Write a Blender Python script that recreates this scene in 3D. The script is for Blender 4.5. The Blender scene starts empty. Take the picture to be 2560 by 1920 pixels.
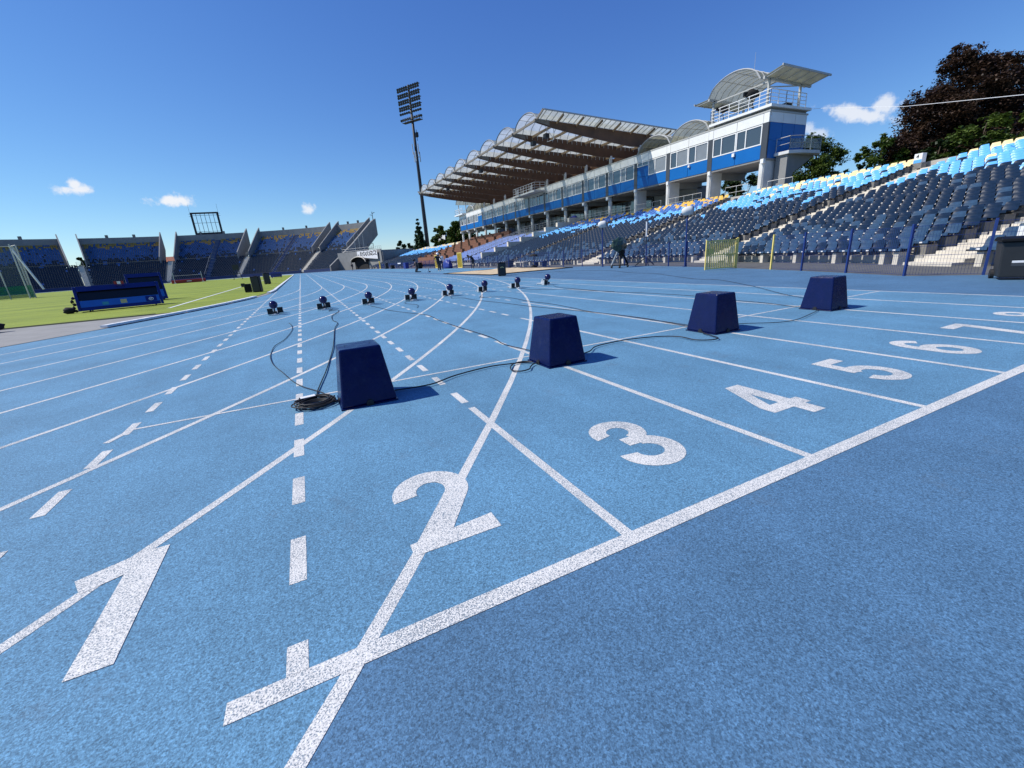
import bpy, bmesh, math, random
from mathutils import Vector, Matrix, noise
R_ = math.radians
random.seed(7)
scene = bpy.context.scene
COL = scene.collection

# ------------------------------------------------------------------ camera
CAM = (1.4495, 0.0, 1.1213)
yaw, pitch, roll = .435133, -.300687, -.0720938
fw = Vector((math.sin(yaw)*math.cos(pitch), math.cos(yaw)*math.cos(pitch), math.sin(pitch)))
rt = Vector((math.cos(yaw), -math.sin(yaw), 0)); up = rt.cross(fw)
r2 = math.cos(roll)*rt + math.sin(roll)*up
u2 = -math.sin(roll)*rt + math.cos(roll)*up
cam = bpy.data.cameras.new('camera'); cam.lens = 1042.6/2560*36; cam.sensor_width = 36
cam.clip_start = .05; cam.clip_end = 6000
co = bpy.data.objects.new('camera', cam); COL.objects.link(co)
m = Matrix((r2, u2, -fw)).transposed().to_4x4(); m.translation = CAM
co.matrix_world = m
scene.camera = co

# ------------------------------------------------------------------ sky, sun, exposure
SUN = Vector((-.41, .165, .48)).normalized()          # towards the sun
w = bpy.data.worlds.new('World'); scene.world = w; w.use_nodes = True
nt = w.node_tree; N = nt.nodes; L = nt.links
for n in list(N): N.remove(n)
wo = N.new('ShaderNodeOutputWorld'); bg = N.new('ShaderNodeBackground'); SKY = .14; bg.inputs[1].default_value = SKY
sky = N.new('ShaderNodeTexSky'); sky.sky_type = 'NISHITA'; sky.sun_disc = False
sky.sun_elevation = math.asin(SUN.z); sky.sun_rotation = math.atan2(SUN.x, SUN.y)
sky.altitude = 60; sky.air_density = 1.0; sky.dust_density = 0; sky.ozone_density = 5
tc = N.new('ShaderNodeTexCoord')
def wmath(op, a, b=None, c=None):
    n = N.new('ShaderNodeMath'); n.operation = op
    for i, v in enumerate((a, b, c)):
        if v is None: continue
        if isinstance(v, (int, float)): n.inputs[i].default_value = v
        else: L.new(v, n.inputs[i])
    return n.outputs[0]
def wdot(v):
    n = N.new('ShaderNodeVectorMath'); n.operation = 'DOT_PRODUCT'
    L.new(tc.outputs['Generated'], n.inputs[0]); n.inputs[1].default_value = v
    return n.outputs['Value']
cn = N.new('ShaderNodeTexNoise'); cn.inputs['Scale'].default_value = 38; cn.inputs['Detail'].default_value = 7
cn.inputs['Roughness'].default_value = .62; L.new(tc.outputs['Generated'], cn.inputs['Vector'])
cloud = None
# small fair-weather clouds low in the sky: direction, half width, half height, density
for d, hw, hh, dens in (((-.2933,.9448,.1440), .036, .011, .95), ((-.2945,.9448,.150), .014, .016, .95),
                        ((-.1787,.975,.1322), .046, .014, 1.0), ((.0376,.9928,.1135), .019, .017, .85),
                        ((.0642,.9957,.0661), .016, .010, .45),
                        ((.8744,.447,.1800), .080, .0135, .85), ((.864,.465,.188), .032, .016, .75), ((.887,.42,.186), .034, .018, .8),
                        ((.8499,.5003,.1640), .034, .017, .6),
                        ((-.55,.80,.17), .05, .015, .7), ((.95,.1,.25), .07, .02, .7), ((-.2,-.95,.2), .09, .03, .8)):
    d = Vector(d).normalized(); rx = Vector((d.y, -d.x, -.42 if d.x > .8 else 0)); rx = (rx-d*rx.dot(d)).normalized(); uz = rx.cross(d)
    a = wmath('MULTIPLY', wdot(rx), 1/hw); b = wmath('MULTIPLY', wdot(uz), 1/hh)
    r = wmath('SQRT', wmath('ADD', wmath('MULTIPLY', a, a), wmath('MULTIPLY', b, b)))
    f = wmath('GREATER_THAN', wdot(d), 0)
    e = wmath('SUBTRACT', 1.0, r)
    e = wmath('ADD', e, wmath('MULTIPLY', wmath('SUBTRACT', cn.outputs[0], .5), 2.2))
    mr = N.new('ShaderNodeMapRange'); mr.interpolation_type = 'SMOOTHSTEP'
    mr.inputs['From Min'].default_value = .12; mr.inputs['From Max'].default_value = .75
    L.new(e, mr.inputs['Value'])
    v = wmath('MULTIPLY', wmath('MULTIPLY', mr.outputs[0], f), dens)
    cloud = v if cloud is None else wmath('MAXIMUM', cloud, v)
mixc = N.new('ShaderNodeMix'); mixc.data_type = 'RGBA'
sp_ = N.new('ShaderNodeSeparateColor'); cb_ = N.new('ShaderNodeCombineColor'); L.new(sky.outputs[0], sp_.inputs[0])
for ch, (g_, k_) in enumerate(((1.24, .76), (1.13, .83), (.76, .92))):      # deeper, more saturated blue as the phone recorded it
    L.new(wmath('MULTIPLY', wmath('POWER', wmath('MULTIPLY', sp_.outputs[ch], SKY), g_), k_/SKY), cb_.inputs[ch])
L.new(cloud, mixc.inputs['Factor']); L.new(cb_.outputs[0], mixc.inputs[6]); mixc.inputs[7].default_value = (6.3, 6.5, 6.9, 1)
L.new(mixc.outputs[2], bg.inputs[0]); L.new(bg.outputs[0], wo.inputs[0])

sl = bpy.data.lights.new('sun', 'SUN'); sl.energy = 5.0; sl.angle = R_(.53); sl.color = (1, .955, .88)
so = bpy.data.objects.new('sun', sl); COL.objects.link(so)
so.rotation_euler = (-SUN).to_track_quat('-Z', 'Y').to_euler(); so.location = (-40, 20, 60)
vs = scene.view_settings; vs.view_transform = 'Standard'; vs.look = 'None'; vs.exposure = 0; vs.gamma = 1; vs.use_curve_mapping = False

# ------------------------------------------------------------------ materials
MATS = {}
def mat(name, col, rough=.6, metal=0, spec=.5, var=0, vscale=3, bump=0, bscale=40, coat=0, detail=4):
    """plain procedural surface: colour with a little noise variation and fine relief"""
    if name in MATS: return MATS[name]
    m = bpy.data.materials.new(name); m.use_nodes = True; MATS[name] = m
    n = m.node_tree.nodes; l = m.node_tree.links; p = n['Principled BSDF']
    p.inputs['Roughness'].default_value = rough; p.inputs['Metallic'].default_value = metal
    p.inputs['Specular IOR Level'].default_value = spec; p.inputs['Coat Weight'].default_value = coat
    p.inputs['Coat Roughness'].default_value = .08
    p.inputs['Base Color'].default_value = (*col, 1)
    t = n.new('ShaderNodeTexCoord')
    if var:
        x = n.new('ShaderNodeTexNoise'); x.inputs['Scale'].default_value = vscale; x.inputs['Detail'].default_value = detail
        x.inputs['Roughness'].default_value = .6
        l.new(t.outputs['Object'], x.inputs['Vector'])
        r = n.new('ShaderNodeMapRange'); r.inputs['From Min'].default_value = .25; r.inputs['From Max'].default_value = .75
        r.inputs['To Min'].default_value = 1-var; r.inputs['To Max'].default_value = 1+var; l.new(x.outputs[0], r.inputs['Value'])
        v = n.new('ShaderNodeVectorMath'); v.operation = 'SCALE'; v.inputs[0].default_value = col
        l.new(r.outputs[0], v.inputs['Scale']); l.new(v.outputs[0], p.inputs['Base Color'])
    if bump:
        x = n.new('ShaderNodeTexNoise'); x.inputs['Scale'].default_value = bscale; x.inputs['Detail'].default_value = 3
        l.new(t.outputs['Object'], x.inputs['Vector'])
        b = n.new('ShaderNodeBump'); b.inputs['Strength'].default_value = bump; b.inputs['Distance'].default_value = .01
        l.new(x.outputs[0], b.inputs['Height']); l.new(b.outputs[0], p.inputs['Normal'])
    return m

def rubber(name, col, paint=None, worn=.37):
    """granulated rubber track; with paint= it is the sprayed white line on the same granules"""
    m = bpy.data.materials.new(name); m.use_nodes = True; MATS[name] = m
    n = m.node_tree.nodes; l = m.node_tree.links; p = n['Principled BSDF']
    p.inputs['Roughness'].default_value = .78; p.inputs['Specular IOR Level'].default_value = .35
    g = n.new('ShaderNodeNewGeometry')
    vo = n.new('ShaderNodeTexVoronoi'); vo.inputs['Scale'].default_value = 250; l.new(g.outputs['Position'], vo.inputs['Vector'])
    sep = n.new('ShaderNodeSeparateColor'); l.new(vo.outputs['Color'], sep.inputs[0])
    f = n.new('ShaderNodeTexNoise'); f.inputs['Scale'].default_value = 125; f.inputs['Detail'].default_value = 3; f.inputs['Roughness'].default_value = .7
    l.new(g.outputs['Position'], f.inputs['Vector'])
    big = n.new('ShaderNodeTexNoise'); big.inputs['Scale'].default_value = .9; big.inputs['Detail'].default_value = 6; big.inputs['Roughness'].default_value = .65
    l.new(g.outputs['Position'], big.inputs['Vector'])
    mp = n.new('ShaderNodeMapping'); mp.inputs['Scale'].default_value = (2.4, .16, 1); l.new(g.outputs['Position'], mp.inputs[0])
    st = n.new('ShaderNodeTexNoise'); st.inputs['Scale'].default_value = 1.6; st.inputs['Detail'].default_value = 5; l.new(mp.outputs[0], st.inputs['Vector'])
    def mr(src, a, b, c, d):
        x = n.new('ShaderNodeMapRange'); x.inputs['From Min'].default_value = a; x.inputs['From Max'].default_value = b
        x.inputs['To Min'].default_value = c; x.inputs['To Max'].default_value = d; l.new(src, x.inputs['Value']); return x.outputs[0]
    def mul(a, b):
        x = n.new('ShaderNodeMath'); x.operation = 'MULTIPLY'; l.new(a, x.inputs[0]); l.new(b, x.inputs[1]); return x.outputs[0]
    grain = mul(mr(sep.outputs[0], 0, 1, .66, 1.34), mr(f.outputs[0], .3, .7, .62, 1.38))
    k = mul(mul(grain, mr(big.outputs[0], .3, .7, .82, 1.12)), mr(st.outputs[0], .3, .7, .95, 1.05))
    v = n.new('ShaderNodeVectorMath'); v.operation = 'SCALE'; v.inputs[0].default_value = col; l.new(k, v.inputs['Scale'])
    out = v.outputs[0]
    # scuffs and small dirt marks with shapes of their own
    sc = n.new('ShaderNodeTexNoise'); sc.inputs['Scale'].default_value = 2.3; sc.inputs['Detail'].default_value = 8; sc.inputs['Roughness'].default_value = .75
    l.new(g.outputs['Position'], sc.inputs['Vector'])
    mx = n.new('ShaderNodeMix'); mx.data_type = 'RGBA'; l.new(mr(sc.outputs[0], .57, .78, 0, .6), mx.inputs['Factor'])
    l.new(out, mx.inputs[6]); mx.inputs[7].default_value = (.10, .15, .20, 1); out = mx.outputs[2]
    if paint:
        pv = n.new('ShaderNodeVectorMath'); pv.operation = 'SCALE'; pv.inputs[0].default_value = paint
        l.new(mr(sep.outputs[1], 0, 1, .80, 1.08), pv.inputs['Scale'])
        wn = n.new('ShaderNodeTexNoise'); wn.inputs['Scale'].default_value = 1.7; wn.inputs['Detail'].default_value = 7; wn.inputs['Roughness'].default_value = .7; l.new(g.outputs['Position'], wn.inputs['Vector'])
        fs = n.new('ShaderNodeTexNoise'); fs.inputs['Scale'].default_value = 210; fs.inputs['Detail'].default_value = 2; l.new(g.outputs['Position'], fs.inputs['Vector'])
        def add(a, b):
            x = n.new('ShaderNodeMath'); x.operation = 'ADD'; l.new(a, x.inputs[0]); l.new(b, x.inputs[1]); return x.outputs[0]
        cov = add(add(fs.outputs[0], mr(wn.outputs[0], .25, .75, -.13, .09)), mr(sep.outputs[2], 0, 1, -.09, .09))
        px = n.new('ShaderNodeMix'); px.data_type = 'RGBA'; l.new(mr(cov, worn, worn+.13, .18, 1), px.inputs['Factor'])
        dk = n.new('ShaderNodeMix'); dk.data_type = 'RGBA'; dk.inputs['Factor'].default_value = .6; l.new(out, dk.inputs[6]); dk.inputs[7].default_value = (.10, .105, .11, 1)
        l.new(dk.outputs[2], px.inputs[6]); l.new(pv.outputs[0], px.inputs[7]); out = px.outputs[2]
    l.new(out, p.inputs['Base Color'])
    b = n.new('ShaderNodeBump'); b.inputs['Strength'].default_value = .55; b.inputs['Distance'].default_value = .004
    l.new(f.outputs[0], b.inputs['Height']); l.new(b.outputs[0], p.inputs['Normal'])
    return m

LIGHTB = (.106, .246, .376); DARKB = (.076, .170, .284)
rubber('track_rubber', LIGHTB); rubber('apron_rubber', DARKB); rubber('line_paint', LIGHTB, (.76, .745, .70))

def scuffed(m, col, sc=9, lo=.60, hi=.72, amt=.55):
    n = m.node_tree.nodes; l = m.node_tree.links; p = n['Principled BSDF']; src = p.inputs['Base Color'].links[0].from_socket
    t = n.new('ShaderNodeTexCoord'); x = n.new('ShaderNodeTexNoise'); x.inputs['Scale'].default_value = sc; x.inputs['Detail'].default_value = 9; x.inputs['Roughness'].default_value = .78
    o = n.new('ShaderNodeObjectInfo'); ad = n.new('ShaderNodeVectorMath'); ad.operation = 'ADD'; l.new(t.outputs['Object'], ad.inputs[0]); l.new(o.outputs['Location'], ad.inputs[1]); l.new(ad.outputs[0], x.inputs['Vector'])
    r = n.new('ShaderNodeMapRange'); r.inputs['From Min'].default_value = lo; r.inputs['From Max'].default_value = hi; r.inputs['To Max'].default_value = amt; l.new(x.outputs[0], r.inputs['Value'])
    mx = n.new('ShaderNodeMix'); mx.data_type = 'RGBA'; l.new(r.outputs[0], mx.inputs['Factor']); l.new(src, mx.inputs[6]); mx.inputs[7].default_value = (*col, 1); l.new(mx.outputs[2], p.inputs['Base Color'])
    q = n.new('ShaderNodeMapRange'); q.inputs['From Min'].default_value = .35; q.inputs['From Max'].default_value = .7; q.inputs['To Min'].default_value = .14; q.inputs['To Max'].default_value = .42; l.new(x.outputs[0], q.inputs['Value']); l.new(q.outputs[0], p.inputs['Roughness'])
def grass_mat():
    m = bpy.data.materials.new('mown_grass'); m.use_nodes = True; MATS['mown_grass'] = m
    n = m.node_tree.nodes; l = m.node_tree.links; p = n['Principled BSDF']; p.inputs['Roughness'].default_value = .85
    g = n.new('ShaderNodeNewGeometry')
    mp = n.new('ShaderNodeMapping'); mp.inputs['Scale'].default_value = (.4, 1.0, 1); l.new(g.outputs['Position'], mp.inputs[0])
    a = n.new('ShaderNodeTexNoise'); a.inputs['Scale'].default_value = .55; a.inputs['Detail'].default_value = 8; a.inputs['Roughness'].default_value = .7; l.new(mp.outputs[0], a.inputs['Vector'])
    b = n.new('ShaderNodeTexNoise'); b.inputs['Scale'].default_value = 26; b.inputs['Detail'].default_value = 4; l.new(g.outputs['Position'], b.inputs['Vector'])
    ad = n.new('ShaderNodeMath'); ad.operation = 'MULTIPLY_ADD'; l.new(b.outputs[0], ad.inputs[0]); ad.inputs[1].default_value = .45; l.new(a.outputs[0], ad.inputs[2])
    wv = n.new('ShaderNodeTexWave'); wv.bands_direction = 'Y'; wv.inputs['Scale'].default_value = .055; wv.inputs['Distortion'].default_value = .6; l.new(g.outputs['Position'], wv.inputs['Vector'])
    a2 = n.new('ShaderNodeMath'); a2.operation = 'MULTIPLY_ADD'; l.new(wv.outputs['Fac'], a2.inputs[0]); a2.inputs[1].default_value = .10; l.new(ad.outputs[0], a2.inputs[2])
    cr = n.new('ShaderNodeValToRGB'); l.new(a2.outputs[0], cr.inputs[0])
    e = cr.color_ramp.elements; e[0].position = .50; e[0].color = (.098, .135, .008, 1); e[1].position = .98; e[1].color = (.29, .35, .022, 1)
    x = e.new(.72); x.color = (.190, .245, .012, 1)
    l.new(cr.outputs[0], p.inputs['Base Color'])
    bu = n.new('ShaderNodeBump'); bu.inputs['Strength'].default_value = .8; bu.inputs['Distance'].default_value = .03
    l.new(b.outputs[0], bu.inputs['Height']); l.new(bu.outputs[0], p.inputs['Normal'])
grass_mat()
def leaf_mat(name, c1, c2, sc=1.1):
    m = bpy.data.materials.new(name); m.use_nodes = True; MATS[name] = m
    n = m.node_tree.nodes; l = m.node_tree.links; p = n['Principled BSDF']; p.inputs['Roughness'].default_value = .55
    g = n.new('ShaderNodeNewGeometry')
    a = n.new('ShaderNodeTexNoise'); a.inputs['Scale'].default_value = sc; a.inputs['Detail'].default_value = 5; l.new(g.outputs['Position'], a.inputs['Vector'])
    cr = n.new('ShaderNodeValToRGB'); l.new(a.outputs[0], cr.inputs[0])
    e = cr.color_ramp.elements; e[0].position = .35; e[0].color = (*c1, 1); e[1].position = .68; e[1].color = (*c2, 1)
    l.new(cr.outputs[0], p.inputs['Base Color'])
    tr = n.new('ShaderNodeBsdfTranslucent'); l.new(cr.outputs[0], tr.inputs[0])
    mx = n.new('ShaderNodeMixShader'); mx.inputs[0].default_value = .25
    l.new(p.outputs[0], mx.inputs[1]); l.new(tr.outputs[0], mx.inputs[2]); l.new(mx.outputs[0], n['Material Output'].inputs[0])
leaf_mat('copper_leaf', (.018, .010, .009), (.092, .052, .030))
leaf_mat('green_leaf', (.035, .070, .010), (.125, .18, .028))
leaf_mat('dark_leaf', (.018, .042, .012), (.070, .115, .026))
leaf_mat('fir_leaf', (.016, .045, .020), (.055, .105, .040))
def poly_mat(name, col, tf, trf):
    """clouded polycarbonate sheet"""
    m = bpy.data.materials.new(name); m.use_nodes = True; MATS[name] = m
    n = m.node_tree.nodes; l = m.node_tree.links; p = n['Principled BSDF']
    p.inputs['Base Color'].default_value = (*col, 1); p.inputs['Roughness'].default_value = .35
    no = n.new('ShaderNodeTexNoise'); no.inputs['Scale'].default_value = 1.3; no.inputs['Detail'].default_value = 6
    tcn = n.new('ShaderNodeTexCoord'); l.new(tcn.outputs['Object'], no.inputs['Vector'])
    cr = n.new('ShaderNodeValToRGB'); l.new(no.outputs[0], cr.inputs[0]); e = cr.color_ramp.elements
    e[0].position = .3; e[0].color = (*[c*.72 for c in col], 1); e[1].position = .65; e[1].color = (*col, 1)
    l.new(cr.outputs[0], p.inputs['Base Color'])
    t = n.new('ShaderNodeBsdfTranslucent'); l.new(cr.outputs[0], t.inputs[0])
    a = n.new('ShaderNodeMixShader'); a.inputs[0].default_value = tf; l.new(p.outputs[0], a.inputs[1]); l.new(t.outputs[0], a.inputs[2])
    tr = n.new('ShaderNodeBsdfTransparent'); tr.inputs[0].default_value = (.86, .9, .9, 1)
    b = n.new('ShaderNodeMixShader'); b.inputs[0].default_value = trf; l.new(a.outputs[0], b.inputs[1]); l.new(tr.outputs[0], b.inputs[2])
    l.new(b.outputs[0], n['Material Output'].inputs[0])
poly_mat('polycarbonate', (.78, .78, .70), .76, .44)
poly_mat('polycarbonate_aged', (.40, .40, .30), .5, .18)
poly_mat('balcony_glass', (.35, .42, .42), .3, .6)
def netting(name, col, a):
    m = bpy.data.materials.new(name); m.use_nodes = True; MATS[name] = m
    n = m.node_tree.nodes; l = m.node_tree.links; p = n['Principled BSDF']; p.inputs['Base Color'].default_value = (*col, 1); p.inputs['Roughness'].default_value = .8
    tr = n.new('ShaderNodeBsdfTransparent'); mx = n.new('ShaderNodeMixShader'); mx.inputs[0].default_value = a
    l.new(p.outputs[0], mx.inputs[1]); l.new(tr.outputs[0], mx.inputs[2]); l.new(mx.outputs[0], n['Material Output'].inputs[0])
netting('green_net', (.03, .22, .12), .45); netting('fine_net', (.25, .30, .30), .90)

mat('concrete', (.40, .38, .34), .9, var=.18, vscale=1.4, bump=.3, bscale=25)
mat('concrete_pale', (.62, .57, .48), .9, var=.14, vscale=2.2, bump=.3, bscale=25)
mat('concrete_dark', (.21, .20, .18), .9, var=.25, vscale=2.5, bump=.3, bscale=25)
mat('concrete_wall', (.245, .245, .24), .9, var=.14, vscale=.6)
mat('concrete_white', (.62, .62, .60), .85, var=.2, vscale=.8, bump=.15)
mat('asphalt', (.105, .105, .10), .92, var=.2, vscale=2, bump=.4, bscale=80)
mat('path_asphalt', (.27, .265, .25), .92, var=.15, vscale=1.5, bump=.4, bscale=80)
mat('soil', (.10, .11, .06), .95, var=.3, vscale=.05)
mat('sand', (.55, .43, .27), .95, var=.22, vscale=2.6, bump=1, bscale=9, detail=7)
mat('seat_navy', (.0080, .021, .048), .42, spec=.2, var=.25, vscale=5)
mat('seat_faded', (.030, .068, .128), .5, spec=.22, var=.3, vscale=6)
mat('seat_sky', (.115, .40, .78), .42, var=.10, vscale=5)
mat('seat_royal', (.022, .11, .36), .42, var=.15, vscale=5)
mat('seat_ochre', (.34, .22, .05), .6, var=.2, vscale=1, spec=.3)
mat('seat_royal_dark', (.018, .085, .25), .5, var=.2, vscale=1, spec=.3)
mat('seat_cream', (.78, .62, .33), .5, var=.12, vscale=5)
mat('seat_yellow', (.66, .40, .06), .5, var=.12, vscale=5)
mat('seat_lilac', (.15, .22, .46), .42, var=.12, vscale=5)
mat('steel_dark', (.035, .037, .042), .5, .3)
mat('white_paint', (.80, .80, .78), .4, var=.04, vscale=1)
mat('white_panel', (.78, .78, .75), .35, var=.07, vscale=.9)
mat('blue_panel', (.003, .125, .41), .4, spec=.3, var=.05, vscale=.8)
mat('grey_panel', (.055, .060, .070), .35, var=.1, vscale=1)
mat('window_glass', (.045, .055, .065), .04, spec=1.0, coat=.6)
mat('window_blind', (.20, .215, .23), .25, var=.12, vscale=.8, spec=.8, coat=.4)
mat('dark_wood', (.095, .043, .018), .6, var=.35, vscale=1.2)
mat('pale_wood', (.20, .135, .075), .7, var=.25, vscale=2)
mat('grey_wood', (.17, .15, .125), .8, var=.2, vscale=2)
mat('galv', (.48, .48, .46), .45, .5, var=.1, vscale=3)
mat('rib_grey', (.24, .24, .23), .5)
mat('grey_paint', (.42, .42, .40), .5, var=.06, vscale=1)
mat('fence_blue', (.012, .036, .17), .45, var=.15, vscale=4)
mat('gate_yellow', (.84, .66, .18), .5, var=.15, vscale=4)
mat('gate_yellow_dark', (.42, .30, .02), .6, var=.2, vscale=4)
mat('box_navy', (.0022, .0070, .060), .2, spec=.25, var=.18, vscale=6)
scuffed(MATS['box_navy'], (.06, .07, .12))
mat('ball_navy', (.012, .009, .07), .2, spec=.5)
mat('black_rubber', (.012, .012, .014), .6)
mat('black_plastic', (.005, .005, .006), .5, spec=.25, var=.2, vscale=6)
mat('black_cloth', (.012, .012, .014), .9)
mat('charcoal', (.020, .022, .024), .5, var=.15, vscale=5)
mat('pedal_black', (.03, .03, .03), .7, bump=.8, bscale=220)
mat('alloy', (.70, .70, .70), .38, .6)
mat('kerb_white', (.80, .80, .79), .45, var=.08, vscale=3)
mat('led_blue', (.006, .015, .14), .3, var=.1, vscale=2)
mat('led_skin', (.020, .12, .45), .4, var=.1, vscale=2)
mat('led_screen', (.004, .004, .006), .35)
mat('sticker_white', (.78, .78, .78), .5)
mat('sticker_gold', (.62, .50, .20), .5)
mat('sticker_teal', (.05, .30, .34), .5)
mat('red_vinyl', (.30, .020, .015), .55, var=.12, vscale=1)
mat('tarp_green', (.022, .045, .028), .28, var=.3, vscale=4, coat=.4)
mat('tarp_blue', (.015, .03, .22), .4, var=.3, vscale=3)
mat('brick_brown', (.20, .088, .05), .8, var=.15, vscale=1.5)
mat('roof_red', (.36, .12, .05), .85, var=.15, vscale=1)
mat('mast_grey', (.020, .022, .030), .5, .3, var=.15, vscale=.5)
mat('lamp_glass', (.25, .27, .30), .15, .4)
mat('skin', (.45, .27, .19), .55)
mat('cloth_dark', (.015, .016, .024), .85)
mat('cloth_navy', (.02, .025, .07), .85)
mat('shoe_white', (.75, .75, .75), .6)
mat('bark', (.07, .05, .035), .95, var=.3, vscale=4)
mat('ink', (.02, .02, .02), .7)
mat('stair_blue', (.02, .045, .14), .7, var=.2, vscale=1)

# ------------------------------------------------------------------ helpers
class MB:
    """collects faces; build() links them as ONE mesh object"""
    def __init__(s): s.v = []; s.f = []; s.mi = []; s.cur = 0
    def add(s, vs, fs):
        o = len(s.v); s.v += [tuple(v) for v in vs]; s.f += [tuple(i+o for i in f) for f in fs]; s.mi += [s.cur]*len(fs); return s
    def hexa(s, p): return s.add(p, ((0,3,2,1),(4,5,6,7),(0,1,5,4),(1,2,6,5),(2,3,7,6),(3,0,4,7)))
    def box(s, x0, x1, y0, y1, z0, z1):
        return s.hexa([(x0,y0,z0),(x1,y0,z0),(x1,y1,z0),(x0,y1,z0),(x0,y0,z1),(x1,y0,z1),(x1,y1,z1),(x0,y1,z1)])
    def tube(s, pts, r, n=6, closed=False, caps=True):
        pts = [Vector(p) for p in pts]; rings = []
        rr = r if isinstance(r, (list, tuple)) else [r]*len(pts)
        a = None
        for i, p in enumerate(pts):
            q0 = pts[i-1] if (i or closed) else p; q1 = pts[(i+1) % len(pts)] if (i < len(pts)-1 or closed) else p
            d = (q1-q0); d = d.normalized() if d.length > 1e-9 else Vector((0,0,1))
            if a is None or abs(a.dot(d)) > .95: a = Vector((0,0,1)) if abs(d.z) < .9 else Vector((1,0,0))
            x = a.cross(d).normalized(); y = d.cross(x)
            rings.append([p + rr[i]*(math.cos(2*math.pi*k/n)*x + math.sin(2*math.pi*k/n)*y) for k in range(n)])
        vs = [v for g in rings for v in g]; fs = []
        m_ = len(pts); last = m_ if closed else m_-1
        for i in range(last):
            j = (i+1) % m_
            for k in range(n): fs.append((i*n+k, i*n+(k+1) % n, j*n+(k+1) % n, j*n+k))
        if caps and not closed: fs += [tuple(range(n-1, -1, -1)), tuple((m_-1)*n+k for k in range(n))]
        return s.add(vs, fs)
    def bar(s, a, b, w, h=None, upv=(0,0,1)):
        a = Vector(a); b = Vector(b); h = h or w; d = (b-a).normalized(); u = Vector(upv)
        if abs(d.dot(u)) > .97: u = Vector((1,0,0))
        x = d.cross(u).normalized()*w/2; y = x.cross(d).normalized()*h/2
        return s.hexa([a-x-y, a+x-y, b+x-y, b-x-y, a-x+y, a+x+y, b+x+y, b-x+y])
    def sphere(s, c, r, nu=16, nv=10, sq=(1,1,1), fn=None):
        c = Vector(c); vs = []; fs = []
        for j in range(nv+1):
            t = math.pi*j/nv
            for i in range(nu):
                p = 2*math.pi*i/nu; d = Vector((math.sin(t)*math.cos(p), math.sin(t)*math.sin(p), math.cos(t)))
                k = fn(d) if fn else 1
                vs.append(c + Vector((d.x*sq[0], d.y*sq[1], d.z*sq[2]))*r*k)
        for j in range(nv):
            for i in range(nu): fs.append((j*nu+i, (j+1)*nu+i, (j+1)*nu+(i+1) % nu, j*nu+(i+1) % nu))
        return s.add(vs, fs)
    def prism(s, poly, h0, h1, axis='z'):
        """poly of 2-D points pushed along an axis"""
        f = {'z': lambda p, h: (p[0], p[1], h), 'y': lambda p, h: (p[0], h, p[1]), 'x': lambda p, h: (h, p[0], p[1])}[axis]
        n = len(poly); vs = [f(p, h0) for p in poly] + [f(p, h1) for p in poly]
        return s.add(vs, [tuple(range(n-1, -1, -1)), tuple(range(n, 2*n))] + [(i, (i+1) % n, n+(i+1) % n, n+i) for i in range(n)])
    def mesh(s, name, mats, smooth=False):
        me = bpy.data.meshes.new(name); me.from_pydata(s.v, [], s.f)
        for x in (mats if isinstance(mats, (list, tuple)) else [mats]): me.materials.append(MATS[x])
        if max(s.mi, default=0): me.polygons.foreach_set('material_index', s.mi)
        if smooth: me.polygons.foreach_set('use_smooth', [True]*len(me.polygons))
        me.update(); return me
    def build(s, name, mats, parent=None, smooth=False, bevel=0, loc=None):
        o = link(name, s.mesh(name, mats, smooth), parent, loc)
        if bevel:
            b = o.modifiers.new('bevel', 'BEVEL'); b.width = bevel; b.segments = 2; b.limit_method = 'ANGLE'; b.angle_limit = R_(35)
        return o
def link(name, data, parent=None, loc=None):
    o = bpy.data.objects.new(name, data); COL.objects.link(o)
    if loc: o.location = loc
    if parent:
        o.parent = parent
        if 'wp' in parent.keys(): pass
    return o
def tag(o, label=None, cat=None, group=None, kind=None):
    if label: o['label'] = label
    if cat: o['category'] = cat
    if group: o['group'] = group
    if kind: o['kind'] = kind
    return o
def thing(name, label, cat, loc=(0,0,0), rz=0, group=None):
    o = bpy.data.objects.new(name, None); COL.objects.link(o); o.empty_display_size = .2
    o.location = loc; o.rotation_euler = (0, 0, rz); return tag(o, label, cat, group)
def sub(name, mb, mats, parent, **k):
    """part built in world coordinates under a parent that stands elsewhere (unrotated)"""
    o = mb.build(name, mats, parent, **k)
    p = Vector((0,0,0)); q = parent
    while q: p += q.location; q = q.parent
    o.location = o.location - p
    return o
def copy_tree(o, parent=None):
    c = o.copy(); COL.objects.link(c); c.parent = parent
    for ch in o.children: copy_tree(ch, c)
    return c

# ------------------------------------------------------------------ the oval
C1 = Vector((-36.5, 29.7)); C2 = Vector((-36.5, 114.1)); R0 = 36.5; LW = 1.22
def oval(r, n=64, rx=0):
    p = []
    for i in range(n+1): a = -math.pi + math.pi*i/n; p.append((C1.x+r*math.cos(a), C1.y+r*math.sin(a)))
    for i in range(n+1): a = math.pi*i/n; p.append((C2.x+r*math.cos(a), C2.y+r*math.sin(a)))
    return p
def sheet(name, poly, z, m, parent=None, kind='structure'):
    bm = bmesh.new(); f = bm.faces.new([bm.verts.new((x, y, z)) for x, y in poly]); bm.normal_update()
    if f.normal.z < 0: f.normal_flip()
    bmesh.ops.triangulate(bm, faces=bm.faces[:])
    me = bpy.data.meshes.new(name); bm.to_mesh(me); bm.free(); me.materials.append(MATS[m])
    o = link(name, me, parent)
    if not parent: tag(o, kind=kind)
    return o
S = 2500
g_ = sheet('ground', [(-S,-S),(S,-S),(S,S),(-S,S)], -.30, 'soil')
sheet('walkway', oval(60.5), -.02, 'asphalt')
def smst(x): x = max(0, min(1, x)); return x*x*(3-2*x)
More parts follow.
